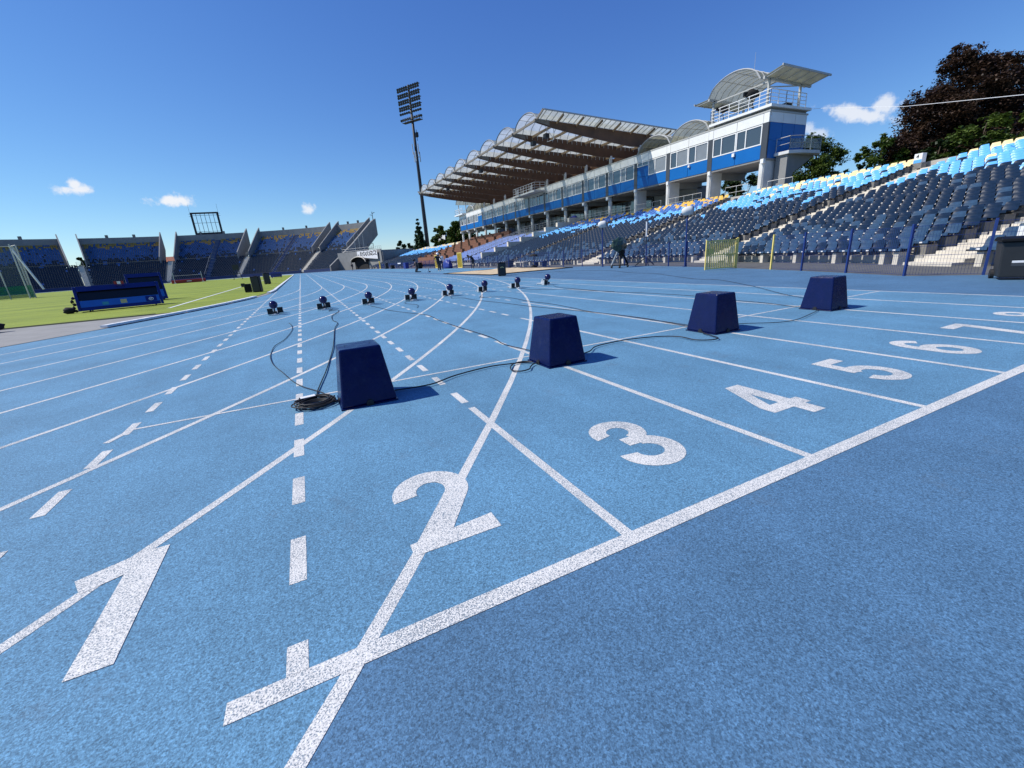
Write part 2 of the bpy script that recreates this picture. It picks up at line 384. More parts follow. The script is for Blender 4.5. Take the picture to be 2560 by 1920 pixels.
def fence_r(th): return 54.9 + 1.4*smst(th/12) + min(2.0, max(0, th-26)*1.1)      # th in degrees on the near bend
def fence_path():
    p = []
    for i in range(0, 91): th = 90-i; r = fence_r(th); p.append((C1.x+r*math.cos(R_(th)), C1.y-r*math.sin(R_(th))))
    for i in range(0, 61): th = i*1.5; r = 54.9; p.append((C2.x+r*math.cos(R_(th)), C2.y+r*math.sin(R_(th))))
    return p
fp = fence_path()
apron = sheet('apron', fp + [(C2.x-54.9*math.sin(R_(a)), C2.y+54.9*math.cos(R_(a))) for a in range(2, 91, 4)] + [(C1.x-54.9*math.cos(R_(a)), C1.y-54.9*math.sin(R_(a))) for a in range(0, 89, 4)], .0036, 'apron_rubber')
track = sheet('running_track', oval(R0+9*LW), .004, 'track_rubber')
sheet('sprint_chute', [(1.0,1.09),(9*LW,1.09),(9*LW,29.7),(1.0,29.7)], .0046, 'track_rubber', track)
# infield: mown grass, an asphalt corner beyond the kerb's end
ov = oval(36.15, 96)
gp = [p for p in ov if p[1] > 18.0]
sheet('infield_grass', gp, .028, 'mown_grass')
sheet('infield_path', oval(36.45, 96), .012, 'path_asphalt')
e = MB().tube([(x, 18.0+.03*math.sin(x*1.7), .02) for x in [-3.2-i*.6 for i in range(60)]], .035, 5)
tag(e.build('grass_edge', 'soil'), kind='structure')
sheet('long_jump_runway', [(12.3,33.6),(17.6,33.6),(17.6,104),(12.3,104)], .005, 'track_rubber')
sheet('turf_strip', [(18.0,34),(18.35,34),(18.35,112),(18.0,112)], .006, 'path_asphalt')

# ------------------------------------------------------------------ painted markings (parts of the track)
def ribbon(name, pts, wd, z, parent=track, closed=False):
    vs = []; n = len(pts)
    for i, p in enumerate(pts):
        a = Vector(pts[i-1]) if (i or closed) else Vector(p); b = Vector(pts[(i+1) % n]) if (i < n-1 or closed) else Vector(p)
        d = (b-a).normalized(); q = Vector((-d.y, d.x))*wd/2
        vs += [(p[0]+q.x, p[1]+q.y, z), (p[0]-q.x, p[1]-q.y, z)]
    fs = [(2*i, 2*i+1, (2*i+3) % (2*n), (2*i+2) % (2*n)) for i in range(n if closed else n-1)]
    return MB().add(vs, [f[::-1] for f in fs]).build(name, 'line_paint', parent)
for k in range(1, 10): ribbon('lane_line', oval(R0+k*LW, 160), .052, .0051+.00002*k, closed=True)
ROUT = R0+9*LW
cross = lambda k: C1.y - math.sqrt(max(0, ROUT**2-(R0+k*LW)**2))
for k in range(2, 10):
    ribbon('lane_line', [(k*LW, 1.09), (k*LW, min(29.5, cross(k)+.38))], .052, .0055)
dash = MB().add([(-.03,-.15,0),(.03,-.15,0),(.03,.15,0),(-.03,.15,0)], [(0,1,2,3)]).mesh('lane_dash', 'line_paint')
for k in range(0, 9):
    far = MB(); y = 1.09+.13 if k < 2 else cross(k)+.75
    y0 = {0: 1.08, 1: 1.68}.get(k)
    if y0 is None: y0 = math.ceil((cross(k)+.5)/.61)*.61 + .15
    y = y0
    while y < 28.2:
        if y < 12: link('lane_dash', dash, track, (k*LW, y, .0057))
        else: far.add([(k*LW-.03,y-.15,.0057),(k*LW+.03,y-.15,.0057),(k*LW+.03,y+.15,.0057),(k*LW-.03,y+.15,.0057)], [(0,1,2,3)])
        y += .61
    if far.v: far.build('lane_dash_row', 'line_paint', track)
ribbon('start_line', [(1.045, 1.09), (9*LW+.03, 1.09)], .068, .0059)
ribbon('lane_dash', [(LW, 1.125), (LW, 1.235)], .06, .0057)
ribbon('hurdle_start_line', [(-.02, 4.1), (9*LW+.03, 4.1)], .032, .0061)
ribbon('line_tick', [(.0, 4.06), (-.07, 3.86)], .045, .0061)
ribbon('sprint_start_line', [(0, 14.1), (9*LW, 14.1)], .05, .0061)
ribbon('finish_line', [(0, 114.1), (9*LW, 114.1)], .05, .0061)
def font_mesh(txt, bold, name, m):
    c = bpy.data.curves.new(name, 'FONT'); c.body = txt; c.offset = bold; c.fill_mode = 'FRONT'; c.resolution_u = 8
    o = bpy.data.objects.new(name, c); COL.objects.link(o)
    dg = bpy.context.evaluated_depsgraph_get(); me = bpy.data.meshes.new_from_object(o.evaluated_get(dg))
    bpy.data.objects.remove(o); me.materials.clear(); me.materials.append(MATS[m]); return me
POLY = {1: [(.17,0),(.29,0),(.29,.645),(.20,.645),(.0,.56),(.05,.455),(.17,.505)],
        4: [(.20,0),(.325,0),(.325,.13),(.39,.13),(.39,.235),(.325,.235),(.325,.645),(.18,.645),(0,.235),(0,.13),(.20,.13)],
        7: [(.09,0),(.22,0),(.38,.54),(.38,.645),(0,.645),(0,.53),(.245,.53)]}
def numeral(d):
    """bold grotesque figure .38 x .65 m made of arc bands and bars, each band a hair above the last"""
    b = MB(); lay = [0]
    def band(cx, cy, rx, ry, a0, a1, w, n=22):
        z = lay[0]; lay[0] += .00008; vs = []
        for i in range(n+1):
            a = R_(a0+(a1-a0)*i/n); vs += [(cx+rx*math.cos(a), cy+ry*math.sin(a), z), (cx+(rx-w)*math.cos(a), cy+(ry-w)*math.sin(a), z)]
        fs = [(2*i, 2*i+1, 2*i+3, 2*i+2) for i in range(n)]
        b.add(vs, [f if a1 > a0 else f[::-1] for f in fs])
    def quad(*p):
        z = lay[0]; lay[0] += .00008; ar = sum(p[i][0]*p[(i+1) % 4][1]-p[(i+1) % 4][0]*p[i][1] for i in range(4))
        b.add([(x, y, z) for x, y in (p if ar > 0 else p[::-1])], [(0,1,2,3)])
    if d == 2:
        band(.19,.45,.19,.20,188,-33,.118); quad((.251,.405),(.349,.341),(.165,.05),(0,.035)); quad((0,0),(.38,0),(.38,.112),(0,.078))
    elif d == 3:
        band(.185,.475,.178,.175,192,-78,.108); band(.185,.19,.195,.19,80,-188,.112); quad((.125,.285),(.225,.285),(.225,.385),(.125,.385))
    elif d == 5:
        quad((.065,.54),(.355,.54),(.355,.65),(.065,.65)); quad((.035,.30),(.145,.30),(.165,.65),(.065,.65)); band(.18,.212,.20,.212,138,-170,.112)
    elif d in (6, 9):
        band(.19,.205,.19,.205,0,360,.112,36); band(.19,.40,.19,.25,180,28,.112); quad((0,.205),(.112,.205),(.112,.40),(0,.40))
        if d == 9: b.v = [(.38-x, .65-y, z) for x, y, z in b.v]
    elif d == 8:
        band(.19,.185,.19,.185,0,360,.108,36); band(.19,.48,.172,.17,0,360,.100,36)
    return b
for d in range(1, 10):
    cx = (d-.5)*LW
    if d in POLY:
        if d == 4:
            o = MB()
            pts = POLY[4]
            o.add([(.20,0,0),(.325,0,0),(.325,.13,0),(.39,.13,0),(.39,.235,0),(.325,.235,0),(.325,.645,0),(.18,.645,0),(0,.235,0),(0,.13,0),(.20,.13,0),(.20,.235,0),(.20,.45,0),(.105,.235,0)],
                  [(0,1,2,10),(9,10,11,13),(9,13,8),(10,2,5,11),(2,3,4,5),(13,12,7,8),(12,11,5,6),(7,12,6)])
            o = o.build('lane_number', 'line_paint', track)
        else: o = sheet('lane_number', POLY[d], 0, 'line_paint', track)
        wdt = max(p[0] for p in POLY[d]); o.location = (cx-wdt/2-(.05 if d == 1 else 0), 1.445, .0063)
    else:
        o = numeral(d).build('lane_number', 'line_paint', track, loc=(cx-.19, 1.44, .0063))

# white aluminium kerb along the inside, in lengths
kt = thing('kerb_rail', 'white metal kerb rail edging the grass infield', 'kerb', (-3.9, 14.4, 0))
kp = []
th0 = math.asin((29.7-14.6)/36.32)
for i in range(41): a = -th0+th0*i/40; kp.append((C1.x+36.32*math.cos(a), C1.y+36.32*math.sin(a)))
for i in range(1, 22): kp.append((C1.x+36.32, 29.7+84.4*i/21))
for i in range(1, 60): a = math.pi*i/60; kp.append((C2.x+36.32*math.cos(a), C2.y+36.32*math.sin(a)))
i = 0
while i < len(kp)-1:
    j = min(len(kp)-1, i+(8 if i < 40 else 1))
    seg = MB(); q = [Vector((*p, 0)) for p in kp[i:j+1]]
    lift = .0
    for a, b in zip(q, q[1:]):
        d = (b-a).normalized(); b2 = b-d*(.06 if b == q[-1] else 0)
        seg.bar(a+Vector((0,0,.052)), b2+Vector((0,0,.056)), .19 if i < 40 else .16, .06)
    if i != 24: sub('kerb_section', seg, 'kerb_white', kt)
    i = j

# ------------------------------------------------------------------ sand pit
sp = thing('sand_pit', 'long jump sand pit with raked pale sand and dark edge', 'sand pit', (14.6, 28.5, 0))
nx, ny = 26, 34; b = MB(); vs = []
for j in range(ny+1):
    for i in range(nx+1):
        x = 11.75+5.7*i/nx; y = 24.0+9.2*j/ny
        ed = min(i, nx-i, j, ny-j)/5; z = .03+.09*min(1, ed)*(.5+.9*noise.noise(Vector((x*.9, y*.9, 3)))+.35*noise.noise(Vector((x*3, y*3, 1))))
        vs.append((x, y, max(.02, z)))
b.add(vs, [(j*(nx+1)+i, j*(nx+1)+i+1, (j+1)*(nx+1)+i+1, (j+1)*(nx+1)+i) for j in range(ny) for i in range(nx)])
sub('sand', b, 'sand', sp, smooth=True)
for a in ((11.62,11.74,23.86,33.34), (17.46,17.58,23.86,33.34), (11.745,17.455,23.86,23.985), (11.745,17.455,33.21,33.34)):
    sub('pit_edge', MB().box(a[0], a[1], a[2], a[3], -.01, .055), 'black_rubber', sp)

# ------------------------------------------------------------------ seating terraces on the right
NR = 25; RISE = .179
def bd(th): t = smst(th/12); return 57.8+1.3*t, .68-.05*t
class Arc:            # near bend, t = degrees before the straight
    @staticmethod
    def pt(t, r):     # r in rows (0..25, fractions allowed) -> x, y
        b, d = bd(t); q = b+d*r; return C1.x+q*math.cos(R_(t)), C1.y-q*math.sin(R_(t))
    rot = staticmethod(lambda t: -R_(t))
    @staticmethod
    def mlen(t, r): b, d = bd(t); return R_(1)*(b+d*r)
class Straight:       # t = Y
    pt = staticmethod(lambda t, r: (C1.x+57.8+.68*r, t)); rot = staticmethod(lambda t: 0.0); mlen = staticmethod(lambda t, r: 1.0)
class FarArc:
    pt = staticmethod(lambda t, r: (C2.x+(57.8+.68*r)*math.cos(R_(t)), C2.y+(57.8+.68*r)*math.sin(R_(t)))); rot = staticmethod(lambda t: R_(t))
    mlen = staticmethod(lambda t, r: R_(1)*(57.8+.68*r))
class Joint:          # runs from the end of the near bend into the straight: t < 0 is degrees*1.02, t > 0 metres
    pt = staticmethod(lambda t, r: Arc.pt(-t, r) if t < 0 else Straight.pt(29.7+t, r))
    rot = staticmethod(lambda t: R_(t) if t < 0 else 0.0)
    mlen = staticmethod(lambda t, r: Arc.mlen(-t, r) if t < 0 else 1.0)
zrow = lambda k: .06+RISE*k

seat_prof = [(-.225,.335),(-.22,.395),(-.06,.372),(.11,.380),(.175,.44),(.212,.57),(.225,.675),(.258,.68),(.264,.63)]
def seat_mb(lo=False):
    b = MB(); cols = (-.205,-.12,.12,.205); vs = []
    for i, (x, z) in enumerate(seat_prof):
        for j, y in enumerate(cols):
            e = j in (0, 3); k = .86 if (i >= 6 and e) else 1
            vs.append((x-(.035 if (e and i >= 4) else 0), y*k, z+(.022 if (e and 1 <= i <= 3) else 0)-(.02 if e and i in (6, 7) else 0)))
    b.add(vs, [(i*4+j, (i+1)*4+j, (i+1)*4+j+1, i*4+j+1) for i in range(len(seat_prof)-1) for j in range(3)])
    b.cur = 1; b.add([(-.17,-.06,.30),(.12,-.06,.30),(.12,.06,.30),(-.17,.06,.30),(-.17,-.06,.365),(.12,-.06,.365),(.12,.06,.365),(-.17,.06,.365)], ((0,1,5,4),(1,2,6,5),(2,3,7,6),(3,0,4,7)))
    b.cur = 2; b.add([(-.229,-.045,.345),(-.229,.045,.345),(-.2265,.045,.385),(-.2265,-.045,.385)], [(3,2,1,0)])
    b.cur = 0
    return b
SEATB = seat_mb()
SCOL = ['seat_navy','seat_faded','seat_sky','seat_cream','seat_royal','seat_yellow','seat_lilac']
SEATM = {}
for c in SCOL: SEATM[c] = SEATB.mesh('seat', [c, 'steel_dark', 'sticker_white'], True)
blockm = MB().box(-.19,.17,-.17,.17,0,.30).mesh('support_block', 'concrete_dark')
blockp = MB().box(-.13,.13,-.085,.085,-.08,.30).mesh('support_block', 'concrete_pale')
def seat_colour(k, t, style):
    n = noise.noise(Vector((t*.35, k*.55, style*7.3)))*3.2; r = random.random()
    m_ = noise.noise(Vector((t*.95, k*.16, 40+style*5)))*5.0        # streaks up the slope
    if style == 0:            # sun-lit blocks: navy below, sky blue above, cream on top
        q = k+n*.7+m_
        if k >= 23: return 'seat_cream' if r < .6 else 'seat_sky'
        if k >= 19 and (q > 23.5 or r < .10): return 'seat_cream'
        if q > 16.3: return 'seat_sky' if r < .93 else 'seat_navy'
        if q > 14.4 and r < .25: return 'seat_sky'
        return 'seat_faded' if (k < 7 and r < .75-.09*k) or r < .05 else 'seat_navy'
    if style == 1:            # under the roof: royal and yellow at the back
        if k >= 23: return 'seat_yellow' if r < .6 else 'seat_royal'
        if k >= 21: return 'seat_yellow' if r < .25 else 'seat_royal'
        if k >= 19: return 'seat_royal' if r < .8 else 'seat_sky'
        if k + n*.7 + m_ > 15.5: return 'seat_sky' if r < .8 else 'seat_navy'
        return 'seat_faded' if k < 7 and r < .6-.07*k else 'seat_navy'
    if style == 3:
        if k >= 21: return 'seat_cream' if r < .75 else 'seat_sky'
        if k + n*.8 > 13.5: return 'seat_sky' if r < .92 else 'seat_navy'
        return 'seat_navy'
    return 'seat_lilac'
CAMV = Vector(CAM)
def seating(name, label, F, t0, t1, dt, style, single=300, k0=0, k1=NR, ends=(1, 1), group='seating blocks along the right of the track', cutoff=None):
    p0 = F.pt((t0+t1)/2, 0); root = thing(name, label, 'seating', (p0[0], p0[1], 0), group=group)
    n = max(2, int(abs(t1-t0)/dt)); b = MB()
    ts = [t0+(t1-t0)*i/n for i in range(n+1)]
    if t0 < 0 < t1: ts = sorted(ts+[0])
    for k in range(max(k0, 1), k1):
        vs = []; z0 = zrow(k-1)-.1; z1 = zrow(k)
        for t in ts:
            a = F.pt(t, k); c = F.pt(t, k+1); vs += [(*a, z0), (*a, z1), (*c, z1)]
        fs = []
        for i in range(len(ts)-1): fs += [(3*i, 3*i+3, 3*i+4, 3*i+1), (3*i+1, 3*i+4, 3*i+5, 3*i+2)]
        b.add(vs, fs)
    sub('terrace', b, 'concrete', root)
    rail = MB(); blocks = MB(); items = []
    for k in range(k0, k1):
        t = t0; mid = k+.5; z = zrow(k)
        step = .475/F.mlen((t0+t1)/2, mid); cnt = int((t1-t0)/step); off = ((t1-t0)-cnt*step)/2
        for i in range(cnt):
            t = t0+off+(i+.5)*step; x, y = F.pt(t, mid); items.append((x, y, z, F.rot(t), seat_colour(k, t*F.mlen(t, mid), style), k, i))
            if k > 0 and i % 2 == 1 and 1 < i < cnt-2:
                c_, s_ = math.cos(F.rot(t)), math.sin(F.rot(t))
                q = [(-.15,-.09),(.12,-.09),(.12,.09),(-.15,.09)]
                vv = [(x+a*c_-d*s_, y+a*s_+d*c_, z) for a, d in q]+[(x+a*c_-d*s_, y+a*s_+d*c_, z+.30) for a, d in q]
                blocks.add(vv, ((0,1,5,4),(1,2,6,5),(2,3,7,6),(3,0,4,7),(4,5,6,7)))
            if (i in (0, cnt-1)) or (k == 0 and i % 4 == 1):
                o = link('support_block', blockp if k == 0 else blockm, root, (x-p0[0], y-p0[1], z)); o.rotation_euler.z = F.rot(t)
        m_ = max(2, int(abs(t1-t0)/dt/1.5))
        for i in range(m_):
            a = F.pt(t0+(t1-t0)*i/m_, mid); c = F.pt(t0+(t1-t0)*(i+1)/m_, mid)
            rail.bar((a[0], a[1], z+.325), (c[0], c[1], z+.325), .05, .045)
    sub('seat_rail', rail, 'steel_dark', root); 
    if blocks.v: tag(sub('support_blocks', blocks, 'concrete_dark', root), kind='stuff')
    items.sort(key=lambda s: (s[0]-CAM[0])**2+(s[1]-CAM[1])**2+(s[2]-CAM[2])**2)
    for (x, y, z, rz, c, k, i) in items[:single]:
        o = link('seat', SEATM[c], root, (x-p0[0], y-p0[1], z)); o.rotation_euler.z = rz+random.uniform(-.02, .02)
    rest = items[single:]
    if rest:
        b = MB()
        for (x, y, z, rz, c, k, i) in rest:
            cs, sn = math.cos(rz), math.sin(rz); o = len(b.v)
            b.v += [(x+v[0]*cs-v[1]*sn, y+v[0]*sn+v[1]*cs, z+v[2]) for v in SEATB.v]
            b.f += [tuple(q+o for q in f) for f in SEATB.f]; ci = SCOL.index(c); b.mi += [ci if q == 0 else 6+q for q in SEATB.mi]
        tag(sub('seats', b, SCOL+['steel_dark', 'sticker_white'], root, smooth=True), kind='stuff')
    return root
def aisle(label, F, t, wd, k0=0, k1=NR, m='concrete_pale', name='aisle_steps', group='stepped aisles between the seating blocks'):
    p0 = F.pt(t, 0); root = thing(name, label, 'steps', (p0[0], p0[1], 0), group=group)
    for k in range(k0, k1):
        h = wd/2/F.mlen(t, k)
        vs = []
        a, b_, c, d = F.pt(t-h, k), F.pt(t+h, k), F.pt(t+h, k+1.06), F.pt(t-h, k+1.06)
        z1 = zrow(k)+.012; z0 = z1-.24
        m1 = [F.pt(t-h, k+.5), F.pt(t+h, k+.5)]
        sub('step', MB().hexa([(*a, z0), (*d, z0), (*c, z0), (*b_, z0), (*a, z1), (*d, z1), (*c, z1), (*b_, z1)]), m, root)
        # low half step in front of each tread
        a, b_, c, d = F.pt(t-h, k-.45), F.pt(t+h, k-.45), F.pt(t+h, k-.003), F.pt(t-h, k-.003); z2 = z1-RISE/2; 
        if k > 0: sub('step', MB().hexa([(*a, z0), (*d, z0), (*c, z0), (*b_, z0), (*a, z2), (*d, z2), (*c, z2), (*b_, z2)]), m, root)
    return root
G_ = 'seating blocks along the right of the track'
seating('seating_block', 'seating block nearest the camera, beside the wheeled bin, cut by the picture edge', Arc, 24.35, 33.5, 1.0, 0, 300)
seating('seating_block', 'block of navy and sky blue seats behind the blue mesh fence below the purple tree', Arc, 13.85, 22.95, 1.0, 0, 300)
seating('seating_block', 'block of navy seats behind the open yellow gate and the green covered camera', Arc, 2.85, 12.05, 1.0, 0, 300)
seating('seating_block', 'navy block under the roof edge with royal blue and yellow back rows', Joint, -1.05, 10.7, 1.0, 1, 300)
seating('seating_block', 'navy block beside the stepped concrete wall with sky blue patches', Straight, 42.1, 52.7, 1.2, 1, 0)
seating('seating_block', 'near half of the lilac VIP seats before the central stair', Straight, 53.3, 60.3, 1.2, 2, 0, k0=2, k1=20)
seating('seating_block', 'far half of the lilac VIP seats next to the brown press desks', Straight, 62.2, 71.5, 1.2, 2, 0, k0=2, k1=20)
seating('seating_block', 'far sky blue and cream block beyond the brown press desks', Straight, 93, 106.5, 1.5, 3, 0)
seating('seating_block', 'farther sky blue and cream block below the white trailer', Straight, 107.5, 114.1, 1.5, 3, 0)
seating('seating_block', 'most distant cream topped block curving toward the white lettered banner', FarArc, 0.8, 9.2, 1.0, 3, 0)
seating('seating_block', 'last small seating block ending at the white lettered banner', FarArc, 10.2, 15.5, 1.0, 3, 0)
aisle('pale concrete aisle nearest the camera, rising behind the bin', Arc, 23.65, 1.42)
aisle('long pale concrete aisle rising to the white number 4 box', Arc, 12.95, 1.95)
aisle('pale concrete aisle rising behind the green covered camera to the tower piers', Arc, 1.95, 1.95)
aisle('narrow aisle in the shade of the roof beside the navy seats', Straight, 41.25, 1.7)
aisle('central stair with handrails through the lilac seats', Straight, 61.25, 1.6, m='concrete', name='central_stair')
aisle('distant aisle just past the press desks', Straight, 92.4, 1.0, m='concrete')
aisle('distant dark aisle below the white trailer', Straight, 107, .9, m='concrete_dark')
aisle('distant dark aisle at the start of the far bend', FarArc, .35, .9, m='concrete_dark')
aisle('last dark aisle before the lettered banner', FarArc, 9.7, .9, m='concrete_dark')
b = MB(); q_ = MB()
for k in range(NR):
    vs = []
    for i in range(41):
        t = 33.7+i*2.4; a = Arc.pt(t, k); c = Arc.pt(t, k+1); vs += [(*a, zrow(k)-RISE), (*a, zrow(k)), (*c, zrow(k))]
    b.add(vs, [f for i in range(40) for f in ((3*i, 3*i+3, 3*i+4, 3*i+1), (3*i+1, 3*i+4, 3*i+5, 3*i+2))])
    q_.tube([(*Arc.pt(33.7+i*2.4, k+.45), zrow(k)+.5) for i in range(41)], .2, 4)
bs = tag(b.build('rear_terrace', 'concrete'), kind='structure'); q_.build('seat_row', 'seat_navy', bs)
# handrails of the central stair
hr = bpy.data.objects['central_stair']
for yy in (60.4, 62.1):
    b = MB(); x0, x1 = 24.5, 36.5; zz = lambda x: .28*(x-21.3)+.2
    for q in (.55, 1.0): b.tube([(x0, yy, zz(x0)+q), (x1, yy, zz(x1)+q)], .025, 5)
    for i in range(13): x = x0+i; b.tube([(x, yy, zz(x)), (x, yy, zz(x)+1.0)], .022, 5)
    sub('handrail', b, 'galv', hr)
# stepped concrete wall beside the VIP block
sw = thing('stepped_wall', 'stepped pale concrete wall beside the lilac VIP seats', 'wall', (23, 53, 0))
for i in range(8):
    x = 23.0+i*1.95; sub('wall_step', MB().box(x, x+1.945, 52.75, 53.2, 0, .28*(x-21.3)+1.15), 'concrete_pale', sw)
# brown press desks: long stepped rows
pd = thing('press_desks', 'brown boarded press desk rows stepping up beside the lilac seats', 'press desks', (24, 82, 0))
for i in range(9):
    x = 24.2+i*1.55; z = .28*(x-21.3)+.15; y0, y1 = 72.2, 91.6
    sub('desk_front', MB().box(x, x+.06, y0, y1, z-.3, z+.78), 'brick_brown', pd)
    sub('desk_top', MB().box(x-.02, x+.5, y0, y1, z+.782, z+.83), 'brick_brown', pd)
    sub('desk_floor', MB().box(x+.065, x+1.5, y0, y1, z-.5, z-.02), 'brick_brown', pd)
    sub('desk_end', MB().box(x+.065, x+.48, y0, y0+.06, z, z+.775), 'brick_brown', pd)
    for q in range(5): sub('divider', MB().box(x+.07, x+.45, y0+1+q*4.2, y0+1.04+q*4.2, z+.84, z+1.15), 'pale_wood', pd)
# concourse slab behind the top row
cs = thing('concourse', 'concrete concourse deck behind the top seat rows', 'deck', (38.6, 60, 0))
sub('deck', MB().box(38.42, 47, 25, 106, 4.2, 4.68), 'concrete', cs)
pts = [Arc.pt(t, 25.05) for t in range(0, 36, 3)]; b = MB()
for (a, c) in zip(pts, pts[1:]):
    b.bar((a[0]+.2, a[1], 2.3), (c[0]+.2, c[1], 2.3), .35, 4.9)
sub('back_kerb', b, 'concrete', cs)
# numbered sector box and a second marker on the top row
x, y = Arc.pt(12.0, 24.3); sb = thing('sector_box', 'white sector box numbered 4 on the top row beside the aisle', 'sign', (x, y, zrow(24)), -R_(12))
MB().box(-.2,.2,-.27,.27,.02,.33).build('plinth', 'concrete_dark', sb)
MB().box(-.17,.17,-.22,.22,.332,.86).build('box', 'white_paint', sb, bevel=.02)
MB().box(-.176,-.172,-.21,.21,.34,.52).build('blue_band', 'seat_sky', sb)
me = font_mesh('4', .02, 'numeral', 'ink'); o = link('numeral', me, sb, (-.176, .10, .60)); o.rotation_euler = (math.pi/2, 0, -math.pi/2); o.scale = (.3, .3, .3)
x, y = Arc.pt(20.8, 24.9); sb = thing('marker_box', 'plain white marker box on the back row below the purple tree', 'box', (x, y, zrow(24)), -R_(21))
MB().box(-.2,.2,-.33,.33,.0,.9).build('box', 'concrete_white', sb, bevel=.02)

# ------------------------------------------------------------------ mesh fence along the track
fe = thing('mesh_fence', 'blue wire mesh fence with square posts between track and stand', 'fence', (15.6, 8.2, 0))
FH = 1.12
def fpt(s):    # s: metres past the end of the bend (negative = back along the bend, in degrees)
    if s < 0: r = fence_r(-s); return Vector((C1.x+r*math.cos(R_(s)), C1.y+r*math.sin(R_(s)), 0))
    return Vector((C1.x+54.9, C1.y+s, 0))
post_th = [-29.6,-28.2,-26.84,-25.98,-24.2,-22.45,-20.99,-19.0,-17.2,-15.4,-13.86,-11.7,-9.6,-7.5,-5.4,-3.3,-1.4]
posts = post_th + [.8+2.4*i for i in range(34)]
def panel_mesh(ln):
    b = MB(); n = int(ln/.05)
    for i in range(1, n): y = ln*i/n; b.tube([(0, y, .03), (0, y, FH-.02)], .0028, 3, caps=False)
    for z in (.04,.245,.45,.655,.86,FH-.03): b.tube([(.004, 0, z), (.004, ln, z)], .004, 3, caps=False)
    return b
for i, s in enumerate(posts):
    p = fpt(s); yel = s in (-20.99, -19.0)
    q = fpt(s+.2)-p; ang = math.atan2(q.y, q.x)
    b = MB().box(-.024,.024,-.024,.024,-.01,FH+.03)
    for z in (.04,.245,.45,.655,.86,1.09): b.box(-.028,.028,-.034,-.025,z-.012,z+.012)
    o = b.build('post', 'gate_yellow' if yel else 'fence_blue', fe, loc=tuple(p-fe.location), bevel=.004)
    o.rotation_euler.z = ang
    if yel: o['label'] = 'yellow gate post'
    if i+1 < len(posts) and s != -20.99:
        q = fpt(posts[i+1]); d = q-p
        o = panel_mesh(d.length-.08).build('mesh_panel', 'fence_blue', fe, loc=tuple(p-fe.location+d.normalized()*.04)); o.rotation_euler.z = math.atan2(d.y, d.x)-math.pi/2
# open yellow gate
gp0 = fpt(-19.0); gp1 = Vector((15.45, 11.72, 0)); d = gp1-gp0; gw = d.length
gt = thing('gate', 'open yellow barred gate swung onto the dark blue apron', 'gate', tuple(gp0), math.atan2(d.y, d.x))
for a in (((.06,0,.06),(gw,0,.06)), ((.06,0,.56),(gw,0,.56)), ((.06,0,1.08),(gw,0,1.08))): MB().bar(a[0], a[1], .035).build('rail', 'gate_yellow', gt)
for xx in (.06, gw): MB().bar((xx,0,.03), (xx,0,1.12), .045).build('stile', 'gate_yellow', gt)
for i in range(15): xx = .06+(gw-.06)*(i+1)/16; MB().bar((xx,0,.077), (xx,0,1.062), .024, .03).build('bar', 'gate_yellow', gt)
MB().bar((.06,0,.9), (.06,.0,.94), .09, .05).build('hinge', 'gate_yellow', gt); MB().box(gw-.32,gw-.05,-.012,.012,.62,.80).build('lock_plate', 'gate_yellow', gt)
for yy, lb in ((47.5, 'yellow meshed gate panel behind the kneeling person'), (57.0, 'yellow meshed gate panel by the press desks'), (104, 'small distant yellow gate panel below the lettered banner')):
    p = Vector((18.4, yy, 0)); g = thing('yellow_gate', lb, 'gate', tuple(p))
    for a, c in (((-.02,0,.08),(-.02,1.5,.08)), ((-.02,0,1.7),(-.02,1.5,1.7)), ((-.02,0,.06),(-.02,0,1.72)), ((-.02,1.5,.06),(-.02,1.5,1.72))): MB().bar((a[0]-.06,*a[1:]), (c[0]-.06,*c[1:]), .07).build('frame_bar', 'gate_yellow', g)
    b = MB()
    for i in range(20): b.bar((-.08,.075*i+.04,.12), (-.08,.075*i+.04,1.66), .045, .02)
    b.build('infill', 'gate_yellow_dark', g)

# ------------------------------------------------------------------ grandstand
XF = 39.0; ZB, ZT = 7.5, 11.0; Y0, Y1 = 26.0, 104.6
gs = thing('grandstand', 'long grandstand building with blue and white facade and timber cantilever roof', 'grandstand', (XF, 60, 0))
P_ = lambda name, b, m, **k: sub(name, b, m, gs, **k)
P_('upper_floor', MB().box(XF+.07, 43.95, Y0+.06, Y1-.1, ZB+.02, ZT-.02), 'grey_panel')
P_('roof_slab', MB().box(XF-.06, 44.1, Y0-.06, Y1+.05, ZT, ZT+.12), 'grey_paint')
P_('soffit', MB().box(XF+.02, 44.0, Y0, Y1, ZB-.16, ZB), 'concrete_wall')
pil = [26.0, 31.45, 36.75] + [41.75+5.3*i for i in range(10)] + [94.7, 99.5, 104.05]
PW = .52
def window(y0, y1, z0=8.62, z1=10.18, split=.62, blind=.5):
    f = MB(); x = XF-.02; t = .085
    ys = y0+(y1-y0)*split
    f.box(x-.03, x+.08, y0, y1, z0, z0+t); f.box(x-.03, x+.08, y0, y1, z1-t, z1)
    for a in (y0, ys-t/2, y1-t): f.box(x-.03, x+.08, a, a+t, z0+t, z1-t)
    fr = P_('window_frame', f, 'white_paint')
    for a, c in ((y0+t, ys-t/2), (ys+t/2, y1-t)):
        mt = 'window_blind' if random.random() < blind else 'window_glass'
        sub('pane', MB().box(x+.03, x+.05, a, c, z0+t, z1-t), mt, fr)
